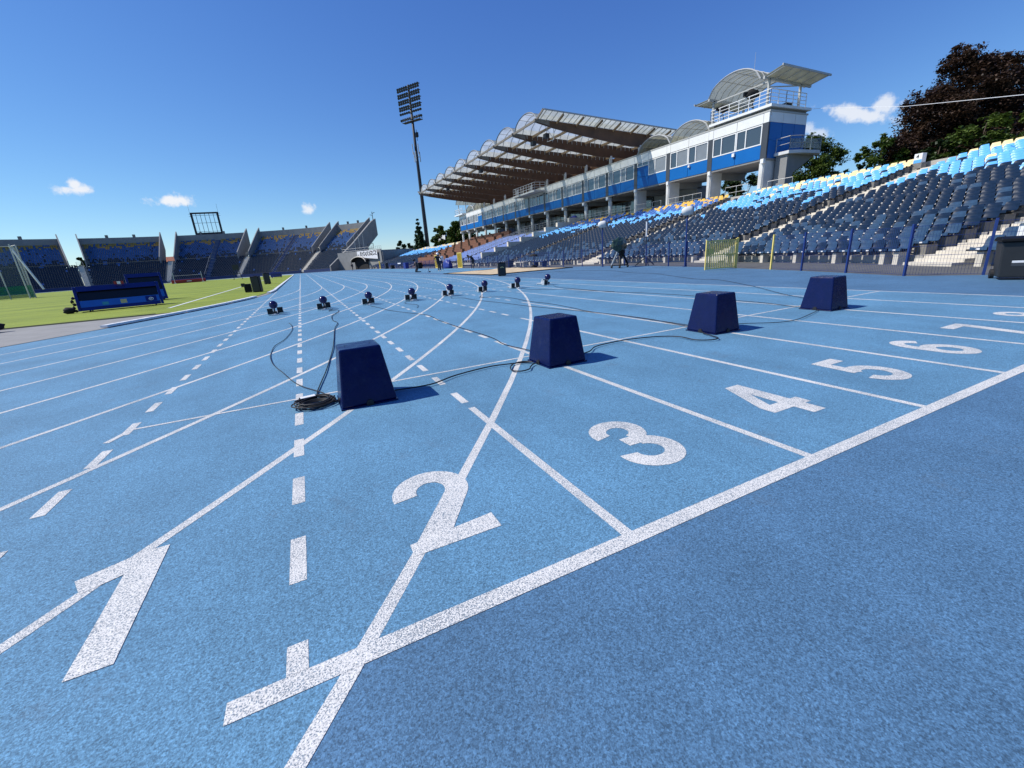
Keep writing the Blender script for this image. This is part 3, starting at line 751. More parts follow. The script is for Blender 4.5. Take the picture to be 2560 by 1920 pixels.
for i, y in enumerate(pil):
    w_ = PW
    P_('pilaster', MB().box(XF-.05, XF+.1, y, y+w_, ZB, 10.22), 'grey_panel')
    P_('white_panel', MB().box(XF-.035, XF+.1, y+.012, y+w_-.012, 10.24, ZT-.012), 'white_panel')
    if i+1 == len(pil): break
    a = y+w_; c = pil[i+1]; mid = (a+c)/2
    if i == 2: mid = 39.95
    halves = ((a, mid), (mid, c))
    for h, (p, q) in enumerate(halves):
        P_('white_panel', MB().box(XF-.03, XF+.1, p+.022, q-.022, 10.24, ZT-.01), 'white_panel')
        if (i == 2 and h == 1) or (i == 12 and h == 0):
            P_('blue_panel', MB().box(XF-.03, XF+.1, p+.022, q-.022, ZB, 8.60), 'blue_panel')
            P_('blue_panel', MB().box(XF-.03, XF+.1, p+.022, q-.022, 8.625, 9.68), 'blue_panel')
            window(p+.02, q-.02, 9.72, 10.2, .55, .2)
        else:
            P_('blue_panel', MB().box(XF-.03, XF+.1, p+.022, q-.022, ZB, 8.60), 'blue_panel')
            window(p+.02, q-.02, blind=.15 if y < 36 else .75)
P_('wall_light', MB().box(XF-.22, XF-.06, 28.95, 29.2, 8.2, 8.5), 'white_paint', bevel=.02)
P_('wall_lamp', MB().box(XF-.22, XF-.06, 34.0, 34.2, 8.3, 8.5), 'white_paint', bevel=.02)
# end wall towards the camera
for i in range(3):
    x0 = XF+.12+i*1.63
    P_('white_panel', MB().box(x0+.02, x0+1.61, Y0-.02, Y0+.09, 10.24, ZT-.01), 'white_panel')
    P_('blue_panel', MB().box(x0+.02, x0+1.61, Y0-.02, Y0+.09, 8.9, 10.22), 'blue_panel')
    P_('blue_panel', MB().box(x0+.02, x0+1.61, Y0-.02, Y0+.09, ZB, 8.88), 'blue_panel')
# piers and columns with hoppers and down pipes
for y in (26.1, 31.5, 36.8, 41.85):
    P_('pier', MB().box(XF+.15, XF+1.55, y, y+.55, 4.3, ZB-.16), 'concrete_white')
    P_('down_pipe', MB().tube([(XF+.02, y+.1, 4.9), (XF+.02, y+.1, 6.8), (XF-.08, y+.1, 7.0), (XF-.08, y+.1, 7.2)], .055, 8), 'white_paint', smooth=True)
    P_('hopper', MB().box(XF-.22, XF+.1, y-.05, y+.24, 7.1, 7.46), 'white_paint', bevel=.02)
    P_('floor_beam', MB().box(XF+1.55, 44, y, y+.55, 6.75, ZB-.16), 'concrete_wall')
for i, y in enumerate(pil[4:]):
    P_('column', MB().tube([(XF+.5, y+.26, 4.3), (XF+.5, y+.26, ZB-.17)], .26, 14), 'concrete_white', smooth=True)
    P_('hopper', MB().box(XF-.1, XF+.42, y+.05, y+.45, 6.95, 7.33), 'white_paint', bevel=.02)
    P_('floor_beam', MB().box(XF+.77, 44, y+.06, y+.46, 6.9, ZB-.165), 'concrete_wall')
# glazed ground floor set back behind the columns
gf = 43.2
P_('ground_floor_wall', MB().box(gf+.1, 44.5, 36.8, 92, 4.68, 6.9), 'concrete_wall')
for y in range(0, 33):
    a = 43.4+y*1.45
    if a > 91: break
    fr = P_('glazing_bar', MB().box(gf-.03, gf+.09, a, a+.07, 4.7, 6.85), 'steel_dark')
    sub('pane', MB().box(gf, gf+.03, a+.075, a+1.445, 4.72, 6.84), 'window_glass' if y % 9 < 6 else 'window_blind', fr)
P_('glazing_rail', MB().box(gf-.05, gf-.035, 43.4, 90, 5.68, 5.74), 'steel_dark')
P_('back_wing', MB().box(44.3, 47.5, 37.6, 43.0, 4.68, 7.2), 'concrete_wall')
P_('back_wing_glass', MB().box(44.2, 44.29, 40.4, 41.7, 4.9, 7.1), 'window_glass')
# railings in front of the concourse under the tower
def railing(b, pts, h=1.05, n=3, r=.025, gap=1.2):
    for a, c in zip(pts, pts[1:]):
        a, c = Vector(a), Vector(c); m_ = max(1, round((c-a).length/gap))
        for k in range(1, n+1): b.tube([a+Vector((0,0,h*k/n)), c+Vector((0,0,h*k/n))], r if k == n else r*.7, 6)
        for k in range(m_+1): p = a.lerp(c, k/m_); b.tube([p, p+Vector((0,0,h))], r, 6)
    return b
P_('concourse_railing', railing(MB(), [(38.7, 32.2, 4.68), (38.7, 36.6, 4.68)], 1.0, 2), 'galv')
P_('concourse_railing', railing(MB(), [(38.7, 27.2, 4.68), (38.7, 29.5, 4.68)], 1.0, 2), 'galv')
P_('concourse_railing', railing(MB(), [(38.7, 23.3, 4.55), (38.7, 25.4, 4.55)], 1.0, 2), 'galv')
P_('concourse_railing', railing(MB(), [(38.7, 37.6, 4.68), (38.7, 41.5, 4.68)], 1.0, 2), 'galv')
P_('concourse_railing', railing(MB(), [(38.8, 42.6, 4.68), (38.8, 72, 4.68)], 1.0, 3), 'galv')
# end balcony with glass rail
bp = [(40.0,25.97),(43.9,25.97),(44.3,25.3),(44.2,24.6),(43.4,24.2),(41.0,24.35),(40.0,24.7)]
P_('balcony_slab', MB().prism(bp, 7.62, 7.86), 'concrete_white')
P_('balcony_bracket', MB().prism([(40.2,7.61),(43.9,7.61),(42.6,6.9),(41.2,6.2),(40.9,4.6),(40.2,4.6)], 24.9, 25.9, 'y'), 'concrete_wall')
rp = [(x*.985+.62, y*.985+.37, 7.87) for x, y in bp[2:]]
br = P_('balcony_railing', railing(MB(), [(44.1,25.9,7.87)]+rp+[(40.1,25.9,7.87)], 1.05, 2, .03, 1.1), 'galv')
for a, c in zip(rp, rp[1:]): sub('glass_panel', MB().bar((a[0],a[1],8.35), (c[0],c[1],8.35), .012, .72), 'balcony_glass', br)

# main roof: tapered timber beams, barrel vaults of polycarbonate, purlins
BY = [42.2+5.3*i for i in range(10)]
ztop = lambda x: 14.1-.053*(x-26)
for i, y in enumerate(BY):
    prof = [(26.0,13.78),(28.0,13.38),(32,12.8),(38.2,12.05),(44.2,12.0),(44.2,ztop(44.2)),(28.2,ztop(28.2)),(26.0,ztop(26))]
    P_('roof_beam', MB().prism(prof, y-.13, y+.13, 'y'), 'dark_wood')
    P_('beam_tip', MB().prism([(25.7,13.86),(27.4,13.53),(27.4,ztop(27.4)+.01),(25.7,14.12)], y-.15, y+.15, 'y'), 'grey_wood')
    P_('roof_column', MB().tube([(XF+.7, y, ZT+.12), (XF+.7, y, 12.2)], .2, 12), 'concrete_white', smooth=True)
def vault(parent_name, x0, x1, ya, yb, zf, rise, m, ribm, nr, n=12, rib=.035):
    b = MB(); vs = []; prof = []
    for j in range(n+1):
        u = j/n; y = ya+(yb-ya)*u; prof.append((y, rise*math.sqrt(max(0, 1-(2*u-1)**2))*.75+rise*.25*(1-(2*u-1)**2)))
    for x in (x0, x1):
        for y, z in prof: vs.append((x, y, zf(x)+z))
    for x in (x0, x1):
        for y, z in prof: vs.append((x, y, zf(x)+z-.03))
    k = n+1
    fs = [(j, j+1, k+j+1, k+j) for j in range(n)]
    b.add(vs[:2*k], fs)
    o = P_(parent_name, b, m, smooth=True)
    rb = MB()
    for q in range(nr+1):
        x = x0+(x1-x0)*q/nr; rb.tube([(x, y, zf(x)+z+.012) for y, z in prof], rib*(1.7 if q in (0, nr) else 1), 4)
    for j in (n//4, n//2, n-n//4): rb.tube([(x0, prof[j][0], zf(x0)+prof[j][1]), (x1, prof[j][0], zf(x1)+prof[j][1])], rib*.7, 4)
    sub('vault_ribs', rb, ribm, o); return o
for i in range(9):
    vault('roof_vault', 26.05, 44.0, BY[i]+.14, BY[i+1]-.14, ztop, 1.15, 'polycarbonate', 'rib_grey', 18)
    P_('front_fascia', MB().bar((25.9, BY[i]+.16, 14.02), (25.9, BY[i+1]-.16, 14.02), .10, .22), 'grey_wood')
    for q in range(7):
        x = 28.3+q*2.45; P_('purlin', MB().bar((x, BY[i]+.135, ztop(x)-.16), (x, BY[i+1]-.135, ztop(x)-.16), .12, .24), 'pale_wood')
    # hanging sheet fixings along each beam
    b = MB()
    for q in range(24):
        x = 27.6+q*.68
        b.box(x-.02, x+.02, BY[i]+.14, BY[i]+.20, ztop(x)-.42, ztop(x)); b.box(x-.02, x+.02, BY[i+1]-.20, BY[i+1]-.14, ztop(x)-.42, ztop(x))
    tag(P_('sheet_fixings', b, 'grey_paint'), kind='stuff')
# flat wing at each end of the roof
for ya, yb in ((42.05, 40.75), (BY[-1]+.15, BY[-1]+1.4)):
    zz = lambda x, e: ztop(x)+.05+(.42 if e else 0)
    P_('roof_wing', MB().hexa([(26,ya,zz(26,0)),(44,ya,zz(44,0)),(44,yb,zz(44,1)),(26,yb,zz(26,1)),(26,ya,zz(26,0)+.03),(44,ya,zz(44,0)+.03),(44,yb,zz(44,1)+.03),(26,yb,zz(26,1)+.03)]), 'polycarbonate')
    P_('wing_edge', MB().bar((26,yb,zz(26,1)+.02), (44,yb,zz(44,1)+.02), .09, .12), 'grey_paint')
    P_('wing_front', MB().bar((25.93,ya,14.08), (25.93,yb,zz(26,1)+.0), .10, .2), 'grey_wood')
    b = MB()
    for q in range(27): x = 26.3+q*.67; b.bar((x,ya,zz(x,0)-.06), (x,yb,zz(x,1)-.06), .035, .09)
    P_('wing_ribs', b, 'grey_paint')
    for q in range(7): x = 28.3+q*2.45; P_('purlin', MB().bar((x,ya,zz(x,0)-.2), (x,yb,zz(x,1)-.18), .12, .2), 'pale_wood')
# hanging lamps, ties and rear wall under the roof
for x, y, z in ((28.5,44.6,13.4),(28.2,47.0,13.2),(28.2,63.0,13.3),(28.2,79.0,13.3)): P_('roof_speaker', MB().box(x-.25,x+.25,y-.3,y+.3,z-.35,z+.1), 'charcoal', bevel=.04)
P_('tie_rods', MB().tube([(26.6,42.3,14.0),(28.6,43.2,12.6)], .03, 5).tube([(28.6,43.2,12.6),(28.6,43.2,14.0)], .03, 5).tube([(28.6,43.2,12.6),(30.2,47.3,13.4)], .025, 5), 'white_paint')
P_('rear_wall', MB().box(44.35, 44.6, 41.8, 90.4, 4.68, 13.1), 'dark_wood')
for y in (42.4, 89.6): P_('rear_end_wall', MB().box(41.0, 44.34, y-.1, y+.1, 11.13, 12.9), 'dark_wood')
# camera platform in the middle of the facade
pl = P_('camera_platform', MB().box(36.9, XF-.07, 62.6, 70.4, 10.35, 10.6), 'concrete_white')
sub('platform_railing', railing(MB(), [(38.9,62.7,10.6),(37.0,62.7,10.6),(37.0,70.3,10.6),(38.9,70.3,10.6)], 1.1, 3, .035, 1.0), 'white_paint', pl)
# tower: roof deck, railing, barrel canopies
td = P_('deck_slab', MB().box(38.78, 44.2, 25.8, 31.9, 11.32, 11.52), 'white_panel')
sub('deck_base', MB().box(39.2, 44.0, 26.1, 31.7, 11.125, 11.315), 'concrete_wall', td)
sub('deck_railing', railing(MB(), [(43.9,31.8,11.52),(38.86,31.8,11.52),(38.86,26.0,11.52),(40.9,26.0,11.52),(43.6,26.0,11.52)], 1.1, 4, .035, 1.0), 'white_paint', td)
zc = lambda x: 13.55-.02*(x-39)
vault('tower_vault', 38.6, 44.6, 26.9, 32.0, zc, 1.35, 'polycarbonate_aged', 'grey_paint', 8, rib=.045)
for y in (26.5, 31.85):
    for x in (39.2, 43.4): P_('canopy_post', MB().bar((x,y,11.5), (x,y,13.5), .16), 'grey_paint')
    P_('canopy_beam', MB().bar((38.5,y,13.52), (44.8,y,13.42), .16, .2), 'grey_paint')
for (ya, yb, dz) in ((26.55, 25.0, .30), (32.0, 33.5, -.02)):
    xs = (38.6, 45.6)
    P_('canopy_wing', MB().hexa([(38.6,ya,13.6),(44.6,ya,13.46),(44.9,yb,13.46+dz),(38.6,yb,13.6+dz),(38.6,ya,13.64),(44.6,ya,13.5),(44.9,yb,13.5+dz),(38.6,yb,13.64+dz)]), 'polycarbonate_aged')
    P_('wing_edge', MB().bar((38.5,yb,13.62+dz), (45.0,yb,13.48+dz), .08, .14), 'grey_paint')
    b = MB()
    for q in range(6): x = 38.7+q*1.14; b.bar((x,ya,13.53-.026*q), (x+.03*q,yb,13.54-.026*q+dz), .05, .1)
    P_('wing_ribs', b, 'grey_paint')
P_('canopy_brace', MB().bar((39.2,26.5,13.3), (39.2,31.8,13.3), .09), 'grey_paint')
P_('canopy_brace', MB().bar((39.2,26.5,12.9), (43.4,26.5,13.35), .08), 'grey_paint')
zl = lambda x: 11.2
vault('roof_canopy', 39.2, 44.0, 32.2, 37.1, zl, 1.35, 'polycarbonate_aged', 'grey_paint', 6, rib=.045)
vault('roof_canopy', 39.2, 44.0, 37.1, 42.0, zl, 1.25, 'polycarbonate_aged', 'grey_paint', 6, rib=.045)
vault('roof_canopy', 39.2, 44.0, 90.2, 95, zl, 1.3, 'polycarbonate_aged', 'grey_paint', 6, rib=.045)
vault('roof_canopy', 39.2, 44.0, 95, 99.8, zl, 1.3, 'polycarbonate_aged', 'grey_paint', 6, rib=.045)
vault('tower_vault', 38.6, 44.6, 100, 105, zc, 1.2, 'polycarbonate_aged', 'grey_paint', 6, rib=.045)
for y in (100, 105):
    for x in (39.2, 43.4): P_('canopy_post', MB().bar((x,y-.1,11.12), (x,y-.1,13.5), .16), 'grey_paint')
P_('deck_railing', railing(MB(), [(38.3,99.9,11.2),(38.3,105.2,11.2),(43,105.2,11.2)], 1.1, 3, .04, 1.2), 'white_paint')
P_('deck_slab', MB().box(38.1, 38.93, 99.8, 105.4, 10.9, 11.18), 'white_panel')
for i, (x, y, h) in enumerate(((42.5,30.4,3.6),(42.0,32.4,1.3),(42.0,33.6,.8))): P_('aerial', MB().tube([(x,y,13.6),(x,y,13.6+h*.5),(x,y,13.6+h)], [.03,.02,.01], 5), 'grey_paint')

# ------------------------------------------------------------------ stands round the far bend
def fpol(a, r, z): return (C2.x+r*math.cos(R_(a)), C2.y+r*math.sin(R_(a)), z)
simple_seat = ([(-.2,-.2,.35),(-.2,.2,.35),(.15,.2,.38),(.15,-.2,.38),(.22,-.2,.75),(.22,.2,.75),(-.2,-.2,.28),(-.2,.2,.28)], [(0,3,2,1),(3,4,5,2),(6,0,1,7)])
LR, UR = 13, 13; RA, RB, RC = 60.0, 70.0, 80.0; ZA, ZM, ZU = .7, 7.0, 13.6
def far_stand(label, a0, a1, l0, l1, aisle_at=None):
    """lower terrace spans l0..l1, raised tribune with side walls a0..a1 (degrees on the far bend)"""
    base = fpol((a0+a1)/2, RA, 0); root = thing('curve_stand', label, 'stand', base, group='concrete stands round the far bend')
    def prt(n, b, m, **k): return sub(n, b, m, root, **k)
    b = MB(); seats = MB()
    SC = ['seat_navy', 'seat_royal_dark', 'seat_royal', 'seat_ochre', 'stair_blue']
    for part, (n, ra, rb, za, zb, x0, x1) in enumerate(((LR, RA, RB, ZA, ZM, l0, l1), (UR, RB, RC, ZM+.2, ZU, a0, a1))):
        dr = (rb-ra)/n; dz = (zb-za)/n; seg = 10
        for k in range(n):
            r, z = ra+dr*k, za+dz*k
            vs = []
            for i in range(seg+1):
                t = x0+(x1-x0)*i/seg; vs += [fpol(t, r, z-dz), fpol(t, r, z), fpol(t, r+dr, z)]
            b.add(vs, [f for i in range(seg) for f in ((3*i+3, 3*i, 3*i+1, 3*i+4), (3*i+4, 3*i+1, 3*i+2, 3*i+5))])
            st = .52/(R_(1)*(r+.4)); t = x0+st*(1.6 if part else 1); kk = k+part*LR; j = 0
            while t < x1-st*(1.4 if part else 1):
                if not (aisle_at and abs(t-aisle_at) < .75):
                    q = random.random(); nn = noise.noise(Vector((t*1.2, kk*.6, a0)))*3
                    n2 = noise.noise(Vector((t*.5, 3, a0)))
                    if kk+nn*.5 > 22.6+n2*3: c = 3 if q < .72 else 1
                    elif kk+nn*.8 > 15: c = 1 if q < .90 else 2 if q < .94 else 0
                    elif kk+nn > 12.5: c = 1 if q < .35 else 0
                    else: c = 0 if q < .99 else 2
                    ca, sa = math.cos(R_(t)), math.sin(R_(t)); px, py, pz = fpol(t, r+.42, z)
                    seats.cur = c
                    seats.add([(px+v[0]*ca-v[1]*sa, py+v[0]*sa+v[1]*ca, pz+v[2]) for v in simple_seat[0]], simple_seat[1])
                t += st; j += 1
    prt('terrace', b, 'concrete_wall'); tag(prt('seats', seats, SC), kind='stuff')
    # side walls: raked concrete slabs
    for a, sgn in ((a0, -1), (a1, 1)):
        w_ = .28/(R_(1)*75)*sgn
        def P(r, z, e): return fpol(a+(w_ if e else 0), r, z)
        pr = [(RB-1.2, ZM-.6), (RB-1.2, ZM+1.5), (RC-.2, ZU+2.5), (RC+1.6, ZU+3.6), (RC+1.6, ZU-2.5), (RC-3, ZM+.2), (RC-3, ZM-.6)]
        vs = [P(r, z, 0) for r, z in pr]+[P(r, z, 1) for r, z in pr]; n = len(pr)
        prt('side_wall', MB().add(vs, [tuple(range(n)), tuple(range(2*n-1, n-1, -1))]+[(i, i+n, (i+1) % n+n, (i+1) % n) for i in range(n)]), 'concrete_wall')
        prt('rear_pillar', MB().bar(fpol(a+2*w_, RC-3.5, 0), fpol(a+2*w_, RC-3.5, ZM), .8), 'concrete_dark')
    # back parapet
    b = MB(); seg = 12
    vs = []
    for i in range(seg+1):
        t = a0+(a1-a0)*i/seg; vs += [fpol(t, RC+.1, ZU-.4), fpol(t, RC+.1, ZU+2.1), fpol(t, RC+.45, ZU+2.1), fpol(t, RC+.45, ZU-1.5)]
    b.add(vs, [f for i in range(seg) for f in ((4*i, 4*i+1, 4*i+5, 4*i+4), (4*i+1, 4*i+2, 4*i+6, 4*i+5), (4*i+2, 4*i+3, 4*i+7, 4*i+6))])
    prt('parapet', b, 'concrete_wall')
    for i in range(1, 3): t = a0+(a1-a0)*i/3; prt('parapet_post', MB().bar(fpol(t, RC+.7, ZU-1), fpol(t, RC+.7, ZU+3.0), .55, .7), 'concrete_dark')
    prt('under_structure', MB().hexa([fpol(a0+.5,RB+.8,-.2),fpol(a0+.5,RC-1,-.2),fpol(a1-.5,RC-1,-.2),fpol(a1-.5,RB+.8,-.2),fpol(a0+.5,RB+.8,ZM-.2),fpol(a0+.5,RC-1,ZU-1.6),fpol(a1-.5,RC-1,ZU-1.6),fpol(a1-.5,RB+.8,ZM-.2)]), 'concrete_dark')
    if aisle_at:
        b = MB()
        for k in range(LR+UR):
            if k < LR: r, z, dr = RA+(RB-RA)/LR*k, ZA+(ZM-ZA)/LR*k, (RB-RA)/LR
            else: r, z, dr = RB+(RC-RB)/UR*(k-LR), ZM+.2+(ZU-ZM-.2)/UR*(k-LR), (RC-RB)/UR
            b.hexa([fpol(aisle_at-.6,r,z-.6),fpol(aisle_at-.6,r+dr,z-.6),fpol(aisle_at+.6,r+dr,z-.6),fpol(aisle_at+.6,r,z-.6),fpol(aisle_at-.6,r,z+.32),fpol(aisle_at-.6,r+dr,z+.32),fpol(aisle_at+.6,r+dr,z+.32),fpol(aisle_at+.6,r,z+.32)])
        prt('blue_stair', b, 'stair_blue')
        prt('stair_handrail', MB().tube([fpol(aisle_at+.7,RA,ZA+1), fpol(aisle_at+.7,RB,ZM+1)], .05, 4), 'galv')
    prt('front_wall', MB().hexa([fpol(l0,RA-.25,-.2),fpol(l0,RA-.02,-.2),fpol(l1,RA-.02,-.2),fpol(l1,RA-.25,-.2),fpol(l0,RA-.25,.9),fpol(l0,RA-.02,.9),fpol(l1,RA-.02,.9),fpol(l1,RA-.25,.9)]), 'stair_blue')
    return root
FS = [('far bend stand nearest the grandstand, with the tall grey flank wall', 39.0, 48.6, 37.8, 49.4, None),
      ('far bend stand with a broad blue stair through the middle', 51.4, 70.6, 50.6, 70.9, 60.6),
      ('far bend stand below the empty scoreboard frame', 73.9, 89.5, 72.1, 90.2, 80.6),
      ('far bend stand behind the blue display boards on the grass', 93.0, 108.0, 91.5, 108.6, None),
      ('leftmost far bend stand behind the throwing cage', 111.4, 128.0, 109.9, 128.5, None)]
for f in FS: far_stand(*f)
for a, lb in ((50.0, 'grey concrete stair at the end of the straight between two far stands'), (71.5, 'grey concrete stair right of the empty scoreboard frame'), (90.85, 'grey concrete stair left of the red landing mat'), (109.25, 'grey concrete stair left of the blue display boards')):
    st = thing('stand_stair', lb, 'steps', fpol(a, RA, 0), group='stairs between the far stands')
    for k in range(26):
        r = RA+.385*k; z = ZA+.243*k
        sub('step', MB().hexa([fpol(a-.58,r,z-.5),fpol(a-.58,r+.39,z-.5),fpol(a+.58,r+.39,z-.5),fpol(a+.58,r,z-.5),fpol(a-.58,r,z),fpol(a-.58,r+.39,z),fpol(a+.58,r+.39,z),fpol(a+.58,r,z)]), 'concrete_pale', st)
    sub('landing_rail', railing(MB(), [fpol(a-.6,RB+.5,ZM), fpol(a+.6,RB+.5,ZM)], 1.1, 3, .04), 'galv', st)
    sub('landing', MB().hexa([fpol(a-.6,RB+.1,ZM-.4),fpol(a-.6,RC,ZM-.4),fpol(a+.6,RC,ZM-.4),fpol(a+.6,RB+.1,ZM-.4),fpol(a-.6,RB+.1,ZM-.02),fpol(a-.6,RC,ZM-.02),fpol(a+.6,RC,ZM-.02),fpol(a+.6,RB+.1,ZM-.02)]), 'concrete_wall', st)
# grey flank wall of the nearest far stand, with tunnel arch and banner to its right
fl = thing('flank_wall', 'tall raked grey concrete flank wall at the end of the far stands', 'wall', fpol(38, RA, 0))
pr = [(RA-1.2, -.2), (RA-1.2, 1.6), (RB-.5, ZM+1.2), (RC-.2, ZU+2.0), (RC+2.0, ZU+3.0), (RC+2.0, ZU-2.5), (RC-3.5, ZM), (RC-3.5, -.2)]
vs = [fpol(37.7, r, z) for r, z in pr]+[fpol(37.2, r, z) for r, z in pr]; n = len(pr)
sub('slab', MB().add(vs, [tuple(range(n)), tuple(range(2*n-1, n-1, -1))]+[(i, i+n, (i+1) % n+n, (i+1) % n) for i in range(n)]), 'concrete_wall', fl)
sub('mast_stub', MB().bar(fpol(37.4,RC+1,ZU+2.5), fpol(37.4,RC+1,ZU+5.2), .18).bar(fpol(37.4,RC+1,ZU+4.6), fpol(36.6,RC+1,ZU+4.9), .14).bar(fpol(37.4,RC+1,ZU+4), fpol(38.2,RC+1,ZU+4.3), .14), 'steel_dark', fl)
tw = thing('tunnel_wall', 'grey wall with arched tunnel mouth beside the lettered banner', 'wall', fpol(26, 62, 0))
def arcwall(name, a0, a1, r, z0, z1, m, root, th=.3, n=8):
    b = MB()
    for i in range(n):
        p, q = a0+(a1-a0)*i/n, a0+(a1-a0)*(i+1)/n
        b.hexa([fpol(p,r,z0),fpol(p,r+th,z0),fpol(q,r+th,z0),fpol(q,r,z0),fpol(p,r,z1),fpol(p,r+th,z1),fpol(q,r+th,z1),fpol(q,r,z1)])
    return sub(name, b, m, root)
arcwall('wall', 16.0, 37.2, 62.4, -.2, 5.3, 'concrete_wall', tw)
arcwall('back_wall', 3.0, 36, 75.6, -.2, 4.9, 'concrete_wall', tw)
arcwall('deck', 16.0, 37.2, 62.71, 4.6, 5.0, 'concrete_wall', tw, 12)
sub('end_wall', MB().hexa([fpol(16.0,62.72,-.2),fpol(16.0,76,-.2),fpol(15.7,76,-.2),fpol(15.7,62.72,-.2),fpol(16.0,62.72,4.58),fpol(16.0,76,4.58),fpol(15.7,76,5.2),fpol(15.7,62.72,4.58)]), 'concrete_wall', tw)
arcwall('tunnel_shade', 23.6, 30.0, 62.15, -.1, 2.3, 'black_cloth', tw, .2)  # flat black panel standing for the dark inside the tunnel
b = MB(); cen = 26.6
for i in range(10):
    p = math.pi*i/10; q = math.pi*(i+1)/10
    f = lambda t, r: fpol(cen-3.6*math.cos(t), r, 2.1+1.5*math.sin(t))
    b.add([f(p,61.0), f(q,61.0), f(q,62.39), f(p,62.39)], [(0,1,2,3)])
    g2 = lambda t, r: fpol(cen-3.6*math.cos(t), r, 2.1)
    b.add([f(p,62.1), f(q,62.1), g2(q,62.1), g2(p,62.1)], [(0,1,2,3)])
sub('tunnel_arch_shade', b, 'black_cloth', tw)  # arch hood and its fill, blackened to stand for the shade within
b = MB().tube([fpol(cen-3.7*math.cos(math.pi*i/14), 60.9, 2.1+1.55*math.sin(math.pi*i/14)) for i in range(15)], .14, 6)
sub('arch_rim', b, 'concrete_pale', tw)
b = MB()
for a in range(17, 37): b.bar(fpol(a,63.2,5.0), fpol(a,63.2,6.3), .06); 
for z in (5.6, 6.3): b.tube([fpol(a, 63.2, z) for a in range(17, 37)], .035, 4)
sub('parapet_rail', b, 'galv', tw)
for a0, a1 in ((25.0, 27.6), (30.4, 32.6)):
    b = MB()
    for p, q in ((fpol(a0,66,5),fpol(a0,66,7.4)), (fpol(a1,66,5),fpol(a1,66,7.4)), (fpol(a0,66,7.4),fpol(a1,66,7.4)), (fpol(a0,66,6),fpol(a1,66,6))): b.bar(p, q, .12)
    for k in range(1, 5): t = a0+(a1-a0)*k/5; b.bar(fpol(t,66,5), fpol(t,66,7.4), .04)
    sub('frame', b, 'steel_dark', tw)
p, q = Vector(fpol(27.9,61.9,0)), Vector(fpol(17.4,61.9,0)); d = q-p
bn = thing('banner', 'white banner lettered BYDGOSZCZ above the tunnel mouth', 'banner', tuple(p))
bn.rotation_euler.z = math.atan2(d.y, d.x); ln = d.length
MB().hexa([(0,0,3.5),(ln,0,2.6),(ln,.05,2.6),(0,.05,3.5),(0,0,5.25),(ln,0,5.15),(ln,.05,5.15),(0,.05,5.25)]).build('sheet', 'sticker_white', bn)
me = font_mesh('BYDGOSZCZ', .03, 'lettering', 'ink'); xs = [v.co.x for v in me.vertices]
for v in me.vertices:
    u = (v.co.x-min(xs))/(max(xs)-min(xs)); v.co = (ln*.16+u*ln*.82, 0, v.co.y*1.6+.12*math.sin(u*31)+.05*u)
o = link('lettering', me, bn, (0, -.012, 3.78))
me = font_mesh('ma', .01, 'lettering', 'ink')
for v in me.vertices: v.co = (v.co.x*.8+.25, 0, v.co.y*.8)
o = link('lettering', me, bn, (0, -.012, 3.95))
for a, h, i in ((30.8,6.0,'nearest the concrete flank wall'), (28.8,5.6,'the middle one of three'), (26.8,5.4,'the one above the lettered banner')):
    x = fpol(a, 64, 0); tag(MB().tube([fpol(a,64,5.02), fpol(a,64,5+h)], [.07,.04], 6).build('flagpole', 'galv'), 'bare pale flagpole, '+i, 'flagpole', 'bare flagpoles beside the far stand')
# empty scoreboard frame
A0, A1, RS = 79.5, 85.3, 80.9
p, q = Vector(fpol(A1, RS, 0)), Vector(fpol(A0, RS, 0)); d = q-p
sbd = thing('scoreboard_frame', 'empty dark scoreboard frame standing above the far stand', 'scoreboard', tuple(p)); sbd.rotation_euler.z = math.atan2(d.y, d.x); W = d.length
zb, zt = 16.0, 23.0
for n_, a, c, w_ in (('side_post',(0,0,13.5),(0,0,zt),.55), ('side_post',(W,0,13.5),(W,0,zt),.55), ('top_beam',(-.3,0,zt),(W+.3,0,zt),.5), ('bottom_beam',(.28,0,zb),(W-.28,0,zb),.75)): MB().bar(a, c, w_).build(n_, 'mast_grey', sbd)
for i in range(1, 6): MB().bar((W*i/6,0,zb+.4), (W*i/6,0,zt-.27), .12).build('mullion', 'mast_grey', sbd)
for z in (zb+.75, (zb+zt)/2+.2, zt-.75): MB().bar((.28,.1,z), (W-.28,.1,z), .1).build('cross_rail', 'mast_grey', sbd)
for i in range(6): MB().bar((W*(i+.5)/6,.1,14.0), (W*(i+.5)/6,.1,zb-.38), .35).build('leg', 'mast_grey', sbd)
for x in (-.35, W+.35): MB().tube([(x,0,zt-1.2),(x,0,zt+3)], .03, 4).bar((x-.5,0,zt-1),(x+.5,0,zt-1),.08).bar((x-.5,0,zt-.2),(x+.5,0,zt-.2),.08).build('side_bracket', 'mast_grey', sbd)

